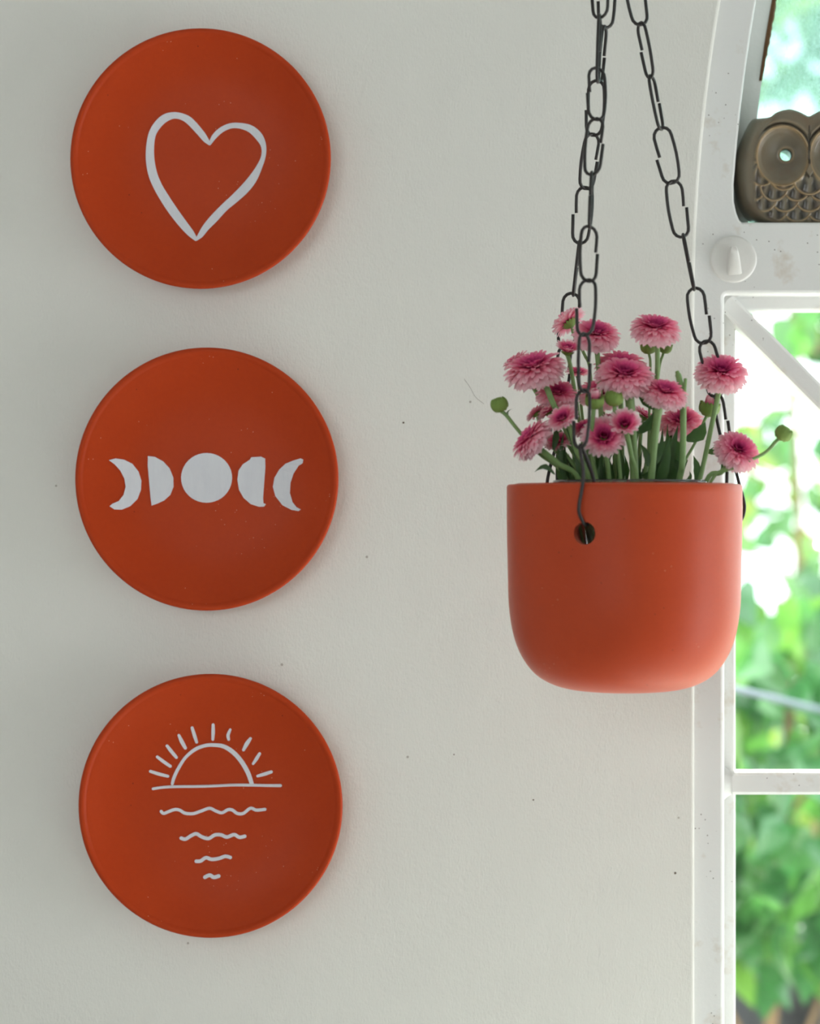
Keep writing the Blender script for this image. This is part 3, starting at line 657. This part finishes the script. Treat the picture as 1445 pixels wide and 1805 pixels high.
def chrysanthemum(cx, cy, rpx, ax, dy, kind, stem, wpx, label, leaves=(), name='chrysanthemum', cat='flower', group='pink chrysanthemums in the hanging pot', seed=0):
    y = YPOT + dy; c = W(cx, cy, y); axis = Vector((ax[0], -ax[1], ax[2])).normalized(); r = rpx * MM(y)
    # root of the stem, inside the jar
    lx, ly = stem[-1]; tgt = Vector((lerp(JX, W(lx, 0, y).x, 0.30), lerp(YPOT, y, 0.35), jz0 + 0.006 + 0.004 * (seed % 3)))
    root = tag(empty(name, tgt), label, cat, group)
    q = axis.to_track_quat('Z', 'Y'); spin = Matrix.Rotation(seed * 1.7, 4, 'Z')
    m = Matrix.Translation(c - Vector(root.location)) @ q.to_matrix().to_4x4() @ spin
    if kind in ('full', 'open', 'cup'):
        back = {'full': 0.22, 'open': 0.15, 'cup': 0.32}[kind]; s = r * {'full': 1.06, 'open': 1.02, 'cup': 1.10}[kind]
        m = Matrix.Translation(-axis * r * back) @ m
        h = link('petals', HEADS[kind][seed % len(HEADS[kind])], root); h.matrix_local = m @ Matrix.Diagonal((s, s, s, 1)); tag(h, kind='stuff')
        k = link('calyx', CALYX['flower'], root); sk = s * (1.0 if kind != 'cup' else 1.25); k.matrix_local = m @ Matrix.Diagonal((sk, sk, sk, 1))
        attach = c - axis * r * (back + 0.26)
    else:
        k = link('calyx', CALYX['bud' if kind == 'closed' else 'cup'], root); k.matrix_local = m @ Matrix.Diagonal((r, r, r, 1))
        if kind == 'bud':
            h = link('petals', HEADS['bud'][0], root); h.matrix_local = m @ Matrix.Translation((0, 0, -r * 0.05)) @ Matrix.Diagonal((r, r, r * 1.0, 1)); tag(h, kind='stuff')
        attach = c - axis * r * 0.85
    pts = [attach]
    for i, (sx, sy) in enumerate(stem):
        t = i / max(1, len(stem) - 1); pts.append(W(sx, sy, lerp(y, lerp(YPOT, y, 0.8), t)))
    pts.append(lerp(pts[-1], tgt, 0.45) + Vector((0, 0, 0.0))); pts.append(tgt)
    P = catmull(pts, 5); n = len(P); mb = MB(); w0 = wpx / 2 * MM(y)
    tube(mb, local(root, P), [w0 * (1.12 if i < 2 else 1.0 - 0.25 * i / n) for i in range(n)], 8)
    mb.build('stem', M['stem'], root)
    for (x0, y0, x1, y1, w, dd, bow) in leaves:
        leaf_part(root, W(x0, y0, y + dd), W(x1, y1, y + dd + 0.004), w * MM(y), bow)
    return root
FL = [
 # cx, cy, r, axis(x, towards viewer, up), depth, kind, stem, stem width, label, leaves
 (1157, 570, 43, (.06, .42, .9), -.008, 'full', [(1158, 608), (1158, 660), (1150, 760), (1135, 850)], 10, 'tall pink chrysanthemum standing alone, the highest bloom, between the chains', []),
 (1052, 581, 40, (.12, .50, .85), .008, 'full', [(1052, 620), (1056, 665), (1060, 760), (1062, 850)], 10, 'pink chrysanthemum right behind the upper end of the flowers\' front chain', []),
 (1001, 566, 31, (-.55, -.42, .72), .028, 'open', [(1012, 592), (1030, 625), (1041, 665), (1052, 850)], 6, 'pale pink chrysanthemum seen from behind, facing away to the wall', []),
 (940, 638, 52, (-.22, .32, .92), -.012, 'full', [(958, 672), (975, 712), (990, 742), (1035, 850)], 12, 'wide flat pink chrysanthemum reaching furthest towards the plates', []),
 (908, 634, 25, (-.55, -.05, .82), .018, 'open', [(922, 652), (937, 678), (958, 714), (1005, 790), (1036, 850)], 8, 'half-hidden pink chrysanthemum tucked behind the wide outermost bloom', []),
 (1001, 614, 19, (.12, .45, .88), .004, 'cup', [(1004, 640), (1012, 685), (1038, 850)], 8, 'small deep magenta chrysanthemum beside the wide outermost bloom', []),
 (1094, 636, 44, (-.02, .42, .9), .010, 'full', [(1094, 680), (1095, 760), (1098, 850)], 10, 'pink chrysanthemum whose top shows just behind the biggest central bloom', []),
 (1102, 652, 49, (.06, .50, .86), -.026, 'full', [(1108, 695), (1112, 735), (1118, 850)], 18, 'biggest pink chrysanthemum in the middle on a thick pale green stem', []),
 (1173, 684, 40, (.20, .42, .88), -.026, 'full', [(1162, 714), (1154, 770), (1147, 850)], 15, 'pink chrysanthemum overlapping the biggest bloom on its window side', [(1157, 722, 1124, 686, 15, .012, -.10), (1154, 818, 1174, 777, 19, .006, -.12)]),
 (983, 687, 36, (.04, .50, .86), .002, 'full', [(986, 722), (1002, 770), (1036, 850)], 9, 'rounded pink chrysanthemum below the wide outermost bloom, crossed by its stem', []),
 (1060, 686, 38, (.10, .42, .9), .016, 'full', [(1062, 720), (1064, 780), (1066, 850)], 9, 'shaded pink chrysanthemum behind the two green buds', []),
 (991, 735, 28, (-.45, .55, .66), -.030, 'open', [(1006, 757), (1016, 795), (1040, 850)], 10, 'slanted pink chrysanthemum with a deep magenta eye beside the front chain', []),
 (943, 727, 19, (-.62, -.22, .72), -.002, 'open', [(951, 745), (972, 785), (1016, 850)], 7, 'little pale pink chrysanthemum in profile, the outer one of the profile pair', []),
 (968, 723, 24, (-.52, -.12, .82), -.006, 'open', [(976, 745), (990, 790), (1026, 850)], 8, 'pale pink chrysanthemum in profile, the inner one of the profile pair', [(975, 793, 979, 748, 11, -.012, .05)]),
 (929, 768, 40, (-.74, .16, .62), -.026, 'full', [(952, 792), (985, 818), (1022, 850)], 12, 'low pink chrysanthemum tipped sideways over the pot rim towards the plates', [(978, 836, 942, 832, 9, 0, .30)]),
 (1064, 768, 38, (-.05, .85, .52), -.034, 'open', [(1068, 805), (1074, 850)], 10, 'pink chrysanthemum facing the lens with ragged pale petal tips, low in front', []),
 (1101, 746, 25, (.0, .80, .6), -.036, 'cup', [(1106, 772), (1113, 805), (1122, 850)], 10, 'small round pink chrysanthemum with a white edge, low in front', [(1122, 764, 1152, 726, 17, .02, .12), (1142, 822, 1128, 782, 11, .012, .08)]),
 (1272, 648, 44, (.03, .58, .82), .002, 'full', [(1267, 688), (1252, 760), (1232, 850)], 10, 'pink chrysanthemum on a long slanting stem in front of the right chain', [(1228, 854, 1222, 803, 13, .0, .06), (1246, 798, 1270, 786, 13, .0, .10)]),
 (1303, 788, 39, (.30, .72, .65), -.010, 'full', [(1289, 815), (1270, 833), (1243, 851)], 10, 'pink chrysanthemum hanging out over the pot rim in front of the garden', [(1270, 834, 1268, 806, 7, .004, .15)]),
 (1200, 737, 38, (-.05, .55, .83), .020, 'full', [(1199, 772), (1197, 850)], 10, 'pink chrysanthemum behind the bare upright stem', [(1184, 856, 1180, 762, 46, -.006, .02), (1200, 838, 1166, 806, 11, -.012, .18), (1206, 850, 1215, 830, 6, -.01, .2)]),
 (1138, 731, 25, (.55, .10, .82), .018, 'open', [(1130, 752), (1127, 800), (1126, 850)], 8, 'pale pink chrysanthemum in shade behind the thick pale stem', [(1166, 852, 1130, 838, 22, -.03, .1)]),
 (1030, 753, 26, (-.30, .40, .86), -.004, 'open', [(1034, 775), (1044, 850)], 8, 'dim pink chrysanthemum between the front chain and the ragged low bloom', []),
 (1018, 655, 20, (.05, .30, .95), .032, 'open', [(1020, 678), (1030, 760), (1048, 850)], 6, 'pale little chrysanthemum at the back, seen through the front chain links', []),
 (984, 776, 25, (-.20, .50, .84), -.008, 'open', [(992, 795), (1026, 850)], 8, 'shaded chrysanthemum with drooping petals under the slanted bloom', []),
 (1079, 737, 20, (.10, .20, .96), .008, 'open', [(1080, 760), (1085, 850)], 7, 'dim small chrysanthemum peeping out under the closed brown-tipped bud', []),
]
for i, f in enumerate(FL): chrysanthemum(*f[:9], leaves=f[9], seed=i)
BU = [
 (880, 713, 14.5, (-.30, .2, .93), -.014, 'closed', [(893, 733), (912, 757), (948, 798), (1002, 850)], 7, 'closed green bud on a stem leaning out towards the plates', [(900, 742, 903, 720, 3, .0, -.3)]),
 (1381, 764, 14.5, (.55, .20, .8), -.014, 'closed', [(1368, 778), (1345, 800), (1292, 825), (1252, 850)], 7, 'closed green bud on a stem leaning out over the garden view', []),
 (1048, 706, 16, (.0, .40, .9), -.034, 'bud', [(1046, 726), (1042, 790), (1052, 850)], 8, 'half-open bud with a pink crown and striped green cup', []),
 (1082, 701, 15.5, (.0, .35, .93), -.032, 'closed', [(1083, 718), (1086, 780), (1094, 850)], 8, 'closed round bud with a brown tip in the middle of the bunch', []),
 (1250, 719, 17, (.18, .10, .97), .012, 'bud', [(1242, 740), (1224, 782), (1206, 815), (1198, 850)], 6, 'opening pale pink bud between the slanting stem and the frame', [(1209, 777, 1243, 744, 23, -.006, .14)]),
 (1143, 611, 14, (-.08, .2, .95), .012, 'bud', [(1144, 626), (1146, 660), (1140, 850)], 5, 'pink-topped bud just under the highest bloom', []),
 (1172, 612, 12, (.25, .1, .95), .014, 'bud', [(1168, 626), (1160, 665), (1146, 850)], 5, 'pale bud half hidden by the stem of the highest bloom', []),
]
for i, f in enumerate(BU): chrysanthemum(*f[:9], leaves=f[9], seed=i + 3, name='chrysanthemum_bud', cat='flower bud', group='chrysanthemum buds in the hanging pot')
# bare stem with cut tips
root = tag(empty('flower_stem', (JX + 0.010, YPOT - 0.012, jz0 + 0.008)), 'bare upright green stem with a stubby tip, in front of a pink bloom', 'stem')
y = YPOT - 0.018
mb = MB(); tube(mb, local(root, catmull([W(1193, 654, y + .006), W(1197, 668, y + .005), W(1203, 700, y), W(1204, 760, y), W(1202, 820, y), W(1196, 853, y + .004), lerp(W(1196, 853, y), Vector(root.location), 0.5), Vector(root.location)], 5)), [0.0009, 0.0011, 0.0011] + [0.0016] * 33, 8); mb.build('stalk', M['stem'], root)
mb = MB(); tube(mb, local(root, catmull([W(1203, 715, y), W(1206, 690, y), W(1208, 668, y + .003)], 5)), [0.0011] * 6 + [0.0009] * 5, 8); mb.build('side_tip', M['stem'], root)
# loose foliage low between the stems
rl = random.Random(12); root = tag(empty('flower_leaves', (JX, YPOT, jz0 + 0.05)), 'dark green leaves crowded at the pot rim among the stems', 'leaves')
for k in range(46):
    x = rl.uniform(985, 1190); y = YPOT + rl.uniform(-0.018, 0.03); h = rl.uniform(745, 832)
    leaf_part(root, W(lerp(1090, x, 0.8), 872, y), W(x + rl.uniform(-16, 16), h, y + rl.uniform(-.006, .006)), rl.uniform(8, 19) * MM(y), rl.uniform(-.15, .15), side=(rl.uniform(-.6, .6), -1, 0))

# ------------------------------------------------------------------ hook stuck on the window frame
hc = W(1292, 457, YF)
root = tag(empty('adhesive_hook', (hc.x, YF, hc.z)), 'round stick-on wall hook painted over, on the frame under the owl', 'hook')
mb = MB(); lathe(mb, [(0, 0.0014), (0.0100, 0.0014), (0.0124, 0.0012), (0.0133, 0.0007), (0.0136, 0.0), (0, 0.0)], 56)
o = mb.build('disc', M['hook'], root, smooth=True, angle=50); o.rotation_euler = (pi / 2, 0, 0)
mb = MB(); rows = []
for i in range(9):
    t = i / 8; z = lerp(0.0068, -0.0090, t); w = lerp(0.0021, 0.0043, t ** 0.8) * (0.75 if i == 0 else 1); out = 0.0014 + 0.0058 * math.sin(pi * (0.06 + 0.62 * (1 - t)) ) ** 1.0 if t > 0.05 else 0.0040
    out = 0.0016 + 0.0052 * (1 - t) ** 0.7 if t > 0.04 else 0.0060
    rows.append([(-w, -0.0012, z), (-w, -out + 0.0006, z), (-w * 0.7, -out - 0.0002, z), (w * 0.7, -out - 0.0002, z), (w, -out + 0.0006, z), (w, -0.0012, z)])
mb.add([p for r_ in rows for p in r_], [(i * 6 + k, i * 6 + k + 1, i * 6 + 7 + k, i * 6 + 6 + k) for i in range(8) for k in range(5)] + [tuple(range(6))[::-1], tuple(range(48, 54))])
o = mb.build('hook_tongue', M['hook'], root, smooth=True, angle=45); o.rotation_euler = (0, math.radians(-4), 0)

# ------------------------------------------------------------------ ceramic owl in the niche
OY = 0.0045; ok = MM(OY); oc = W(1427, 392.2, OY)           # owl's own frame: x across, z up from the sill, in photo pixels then scaled
def outline(theta, pts):                 # star-shaped outline about (0, 98)
    return None
half_front = [(0, 0.0), (40, 0.0), (60, 2.5), (80, 11), (94, 27), (100, 54), (101, 90), (99, 120), (96, 140), (88, 158), (76, 178), (58, 195), (36, 201), (20, 198), (9, 193), (0, 189)]
half_mid = [(0, 0.0), (50, 0.0), (76, 3), (100, 14), (116, 38), (124, 72), (126, 103), (122, 128), (114, 152), (103, 176), (95, 188), (84, 190), (62, 190), (36, 191), (20, 188), (9, 184), (0, 182)]
def star(half, n=240):
    full = [Vector(p) for p in half] + [Vector((-p[0], p[1])) for p in half[::-1][1:-1]]
    m = len(full); dense = []
    for i in range(m):
        p0, p1, p2, p3 = full[i - 1], full[i], full[(i + 1) % m], full[(i + 2) % m]
        for k in range(14):
            t = k / 14; dense.append(0.5 * ((2 * p1) + (p2 - p0) * t + (2 * p0 - 5 * p1 + 4 * p2 - p3) * t * t + (3 * p1 - p0 - 3 * p2 + p3) * t ** 3))
    ctr = Vector((0, 95)); angs = sorted((math.atan2(p.y - 95, p.x), (p - ctr).length) for p in dense)
    out = []; j = 0
    angs = [(angs[-1][0] - 2 * pi, angs[-1][1])] + angs + [(angs[0][0] + 2 * pi, angs[0][1])]
    for k in range(n):
        a = -pi + 2 * pi * k / n
        while angs[j + 1][0] < a: j += 1
        (a0, r0), (a1, r1) = angs[j], angs[j + 1]; r = lerp(r0, r1, (a - a0) / max(1e-9, a1 - a0))
        out.append((r * math.cos(a), max(0.0, 95 + r * math.sin(a))))
    return out
NF = 360; OF = star(half_front, NF); OM = star(half_mid, NF)
sst = lambda a, b, x: (lambda t: t * t * (3 - 2 * t))(min(1, max(0, (x - a) / (b - a))))
def bumpf(x, w): return math.exp(-(x / w) ** 2)
EX, EZ, ERX, ERZ, HXX, HZZ = 47, 118, 45, 51, 38.5, 122.5
SC_ROWS = [(66, [0], 30, 30), (78, [-84, 84], 26, 26), (72, [-45, 45], 28, 28), (53, [-62, -22, 22, 62, -100, 100], 26, 28), (34, [-82, -43, 0, 43, 82], 27, 28), (16, [-62, -21, 21, 62], 27, 28), (0, [-43, 0, 43, -80, 80], 27, 26)]
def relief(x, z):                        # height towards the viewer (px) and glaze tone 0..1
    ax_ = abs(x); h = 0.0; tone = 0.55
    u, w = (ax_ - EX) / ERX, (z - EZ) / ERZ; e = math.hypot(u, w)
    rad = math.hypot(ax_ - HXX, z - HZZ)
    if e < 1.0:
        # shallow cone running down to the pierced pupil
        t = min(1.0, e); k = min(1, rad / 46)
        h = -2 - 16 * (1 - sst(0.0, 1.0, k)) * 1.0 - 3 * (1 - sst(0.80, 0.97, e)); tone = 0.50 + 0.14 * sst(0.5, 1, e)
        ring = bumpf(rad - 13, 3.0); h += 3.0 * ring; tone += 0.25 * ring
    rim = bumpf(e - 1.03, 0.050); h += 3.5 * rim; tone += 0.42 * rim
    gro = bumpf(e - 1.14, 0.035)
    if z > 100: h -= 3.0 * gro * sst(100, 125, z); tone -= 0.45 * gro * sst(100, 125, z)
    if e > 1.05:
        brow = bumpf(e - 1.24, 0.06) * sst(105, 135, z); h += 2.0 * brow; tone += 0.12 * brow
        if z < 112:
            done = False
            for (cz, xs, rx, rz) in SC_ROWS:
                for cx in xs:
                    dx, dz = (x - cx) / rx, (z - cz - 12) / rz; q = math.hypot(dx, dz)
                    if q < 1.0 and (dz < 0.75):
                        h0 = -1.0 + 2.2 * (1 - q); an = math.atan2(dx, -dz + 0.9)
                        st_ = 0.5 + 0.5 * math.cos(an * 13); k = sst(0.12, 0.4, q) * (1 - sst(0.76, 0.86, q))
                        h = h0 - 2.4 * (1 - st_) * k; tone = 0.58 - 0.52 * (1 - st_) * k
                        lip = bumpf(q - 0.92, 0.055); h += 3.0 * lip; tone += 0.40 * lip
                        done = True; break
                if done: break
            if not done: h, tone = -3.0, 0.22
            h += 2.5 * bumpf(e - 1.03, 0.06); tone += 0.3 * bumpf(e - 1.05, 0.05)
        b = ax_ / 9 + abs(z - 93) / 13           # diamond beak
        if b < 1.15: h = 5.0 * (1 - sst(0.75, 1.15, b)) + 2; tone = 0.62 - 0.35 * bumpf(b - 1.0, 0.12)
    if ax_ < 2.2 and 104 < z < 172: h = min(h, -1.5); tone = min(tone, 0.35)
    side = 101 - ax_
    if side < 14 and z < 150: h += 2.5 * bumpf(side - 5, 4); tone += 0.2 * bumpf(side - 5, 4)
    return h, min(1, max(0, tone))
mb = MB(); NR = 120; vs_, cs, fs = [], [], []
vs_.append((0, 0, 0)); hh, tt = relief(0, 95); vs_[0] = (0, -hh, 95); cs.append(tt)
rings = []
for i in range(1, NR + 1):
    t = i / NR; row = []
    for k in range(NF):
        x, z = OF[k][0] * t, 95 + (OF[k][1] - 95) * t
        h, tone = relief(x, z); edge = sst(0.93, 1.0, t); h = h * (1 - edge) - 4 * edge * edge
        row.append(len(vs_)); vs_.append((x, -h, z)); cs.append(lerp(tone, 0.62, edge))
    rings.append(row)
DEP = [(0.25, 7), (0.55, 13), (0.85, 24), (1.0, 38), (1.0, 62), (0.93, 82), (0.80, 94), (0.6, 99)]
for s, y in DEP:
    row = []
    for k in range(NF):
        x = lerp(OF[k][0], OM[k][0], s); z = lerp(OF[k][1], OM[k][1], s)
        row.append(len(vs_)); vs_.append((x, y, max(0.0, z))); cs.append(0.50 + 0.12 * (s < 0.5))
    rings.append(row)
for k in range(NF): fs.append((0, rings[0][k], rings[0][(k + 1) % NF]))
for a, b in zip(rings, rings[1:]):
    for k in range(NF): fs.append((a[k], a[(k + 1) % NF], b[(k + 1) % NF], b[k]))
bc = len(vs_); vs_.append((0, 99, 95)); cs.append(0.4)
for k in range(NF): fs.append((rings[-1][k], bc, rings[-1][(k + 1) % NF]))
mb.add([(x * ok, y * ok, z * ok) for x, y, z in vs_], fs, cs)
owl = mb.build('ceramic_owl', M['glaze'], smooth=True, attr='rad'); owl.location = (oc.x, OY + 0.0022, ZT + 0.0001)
mb = MB()
for sx in (-1, 1): tube(mb, [((sx * HXX) * ok, -20 * ok, HZZ * ok), ((sx * HXX) * ok, 60 * ok, (HZZ - 1) * ok)], 10.5 * ok, 36); tube(mb, [((sx * HXX) * ok, 34 * ok, (HZZ - 2) * ok), ((sx * HXX) * ok, 130 * ok, (HZZ - 4) * ok)], 19 * ok, 36)
cutter = mb.build('eye_cutter', M['glaze'], smooth=False); cutter.location = owl.location
bo = owl.modifiers.new('eyes', 'BOOLEAN'); bo.operation = 'DIFFERENCE'; bo.object = cutter; bo.solver = 'EXACT'; bo.use_self = True
bpy.context.view_layer.update(); dg = bpy.context.evaluated_depsgraph_get()
newme = bpy.data.meshes.new_from_object(owl.evaluated_get(dg), depsgraph=dg)
owl.modifiers.clear(); owl.data = newme; shade(newme, True, 60); bpy.data.objects.remove(cutter)
tag(owl, 'brown glazed ceramic owl with pierced round eyes on the window ledge', 'owl figurine')

# ------------------------------------------------------------------ garden outside
def leaf_geo(mb, p, d, nrm, L, wd, tint, rnd):
    d = d.normalized(); n = d.cross(nrm).normalized(); f = n.cross(d)
    prof = [(0, 0.02), (0.18, 0.62), (0.42, 1.0), (0.70, 0.72), (1.0, 0.02)]; vs_ = []; droop = rnd.uniform(0.1, 0.35)
    for t, w in prof:
        c = p + d * (L * t) - f * (L * droop * t * t); ww = wd / 2 * w
        vs_ += [c - n * ww + f * ww * 0.35, c, c + n * ww + f * ww * 0.35]
    mb.add(vs_, [(i * 3 + q, i * 3 + q + 1, i * 3 + q + 4, i * 3 + q + 3) for i in range(4) for q in range(2)], [min(1, max(0, tint + rnd.uniform(-.06, .06)))] * 15)
def rand_dir(rnd, up=0.0):
    a = rnd.uniform(0, 2 * pi); z = rnd.uniform(-1, 1); s = math.sqrt(1 - z * z); return Vector((s * math.cos(a), s * math.sin(a), z + up))
def shrub(name, label, cat, base, centre, rad, n, size, tints, seed, n_single=24, trunk_r=0.02, group=None, shell=0.35):
    rnd = random.Random(seed); root = tag(empty(name, base), label, cat, group)
    C = Vector(centre); B = Vector(base); top = C + Vector((0, 0, rad[2] * 0.5))
    mb = MB(); tube(mb, local(root, catmull([B, lerp(B, C, 0.5) + Vector((rnd.uniform(-.05, .05), rnd.uniform(-.05, .05), 0)), C, top], 5)), [lerp(trunk_r, trunk_r * 0.35, i / 15) for i in range(16)], 8); mb.build('trunk', M['bark'], root)
    for k in range(6):
        e = C + Vector((rnd.uniform(-.8, .8) * rad[0], rnd.uniform(-.8, .8) * rad[1], rnd.uniform(-.5, .9) * rad[2])); s = lerp(B, top, rnd.uniform(0.5, 0.95)) if (top - B).length > 0.3 else C
        mb = MB(); tube(mb, local(root, catmull([s, lerp(s, e, 0.5) + Vector((0, 0, 0.03)), e], 4)), [lerp(trunk_r * 0.35, trunk_r * 0.1, i / 8) for i in range(9)], 6); mb.build('branch', M['bark'], root)
    L = []
    for k in range(n):
        u = rand_dir(rnd); q = rnd.uniform(shell, 1.0) ** 0.5; p = C + Vector((u.x * rad[0], u.y * rad[1], u.z * rad[2])) * q
        L.append(p)
    L.sort(key=lambda p: (p - Vector((0.15, -1.5, 0))).length)
    mbf = MB()
    for k, p in enumerate(L):
        d = rand_dir(rnd) * 0.7 + Vector((0, -0.3, -0.7)); nr = Vector((rnd.uniform(-.6, .6), rnd.uniform(-1.0, .2), rnd.uniform(.2, 1.0)))
        s = size * rnd.uniform(0.65, 1.25); tint = rnd.choice(tints)
        if k < n_single:
            q = MB(); leaf_geo(q, p - Vector(base), d, nr, s, s * rnd.uniform(.55, .8), tint, rnd); q.build('leaf', M['foliage'], root, smooth=True, attr='rad')
        else: leaf_geo(mbf, p - Vector(base), d, nr, s, s * rnd.uniform(.55, .8), tint, rnd)
    tag(mbf.build('foliage', M['foliage'], root, smooth=True, attr='rad'), kind='stuff')
    return root
GZ = RZ0 - 0.15
shrub('leafy_shrub', 'dense broad-leaved shrub low outside the window, nearest the house', 'shrub', (0.50, 1.85, GZ), (0.47, 1.75, -0.315), (0.42, 0.30, 0.26), 1000, 0.072, [.2, .35, .5, .6, .75], 21, 40, 0.012)
shrub('leafy_shrub', 'bright green shrub behind the nearest one, leaves catching the sun', 'shrub', (0.72, 3.2, GZ), (0.70, 3.2, -0.22), (0.60, 0.33, 0.42), 640, 0.058, [.3, .5, .7, .8, .95], 22, 60, 0.012)
shrub('garden_tree', 'slender tree with loose yellow-green leaves high outside the window', 'tree', (1.25, 3.7, GZ), (1.00, 3.6, 0.86), (0.80, 0.40, 0.56), 1000, 0.10, [.1, .2, .35, .5, .95], 23, 40, 0.04)
shrub('climbing_vine', 'thin vine with scattered leaves against the bright sky', 'vine', (0.66, 2.6, GZ), (0.60, 2.6, 0.22), (0.50, 0.20, 0.32), 230, 0.058, [.3, .45, .6, .75, .95, 1.0], 24, 30, 0.008)
shrub('leafy_hedge', 'dark green hedge closing off the garden behind the shrubs', 'hedge', (1.2, 4.9, GZ), (1.1, 4.9, -0.88), (2.2, 0.5, 0.62), 2600, 0.14, [.1, .2, .3, .45, .6], 25, 30, 0.04, shell=0.1)
tr = tag(empty('tree_trunk', (0.645, 2.22, GZ)), 'brown tree trunk low outside the window beyond the frame', 'trunk')
mb = MB(); tube(mb, catmull([(0.0, 0, 0), (0.01, 0, 0.3), (-0.01, 0.05, 0.62), (0.05, 0.22, 0.95)], 6), [0.075, 0.07, 0.066, 0.062, 0.06, 0.058, 0.057, 0.056, 0.055, 0.054, 0.053, 0.052, 0.05, 0.048, 0.046, 0.044, 0.042, 0.04, 0.04], 14); mb.build('bole', M['bark'], tr)
mb = MB(); tube(mb, catmull([(-0.01, 0.02, 0.55), (0.06, 0.0, 0.72), (0.16, -0.02, 0.92)], 5), [0.03 - 0.001 * i for i in range(11)], 8); mb.build('branch', M['bark'], tr)
mb = MB(); lathe(mb, [(0, 0), (0.10, 0), (0.115, 0.02), (0.115, 0.26), (0.121, 0.275), (0.115, 0.29), (0.115, 0.55), (0.121, 0.565), (0.115, 0.58), (0.115, 0.80), (0.105, 0.83), (0.11, 0.84), (0.095, 0.845), (0, 0.835)], 32)
npot = mb.build('water_barrel', M['black_plastic'], smooth=True, angle=35); npot.location = (0.545, 2.50, GZ); tag(npot, 'black plastic barrel in shade behind the brown tree trunk', 'barrel')
p1, p2 = W(1303, 1216, 0.9), W(1445, 1251, 1.3); dd = (p2 - p1) / (p2.y - p1.y)
e0 = p1 + dd * (0.118 - p1.y); e1 = p1 + dd * (2.68 - p1.y)
pst = tag(empty('wooden_post', (e1.x, e1.y + 0.043, GZ)), 'weathered wooden post holding the grey line in the garden', 'post')
mb = MB(); box(mb, -0.04, 0.04, -0.04, 0.04, 0, 1.35); box(mb, -0.05, 0.05, -0.05, 0.05, 1.35, 1.38); pm = mb.build('timber', M['wood'], pst, smooth=False)
mb = MB()
mb2 = [lerp(e0, e1, k / 20) for k in range(21)]
tube(mb, mb2, 0.0033, 8); tag(mb.build('washing_line', M['cable'], smooth=True), 'pale grey line stretched across the garden outside the window', 'cable')
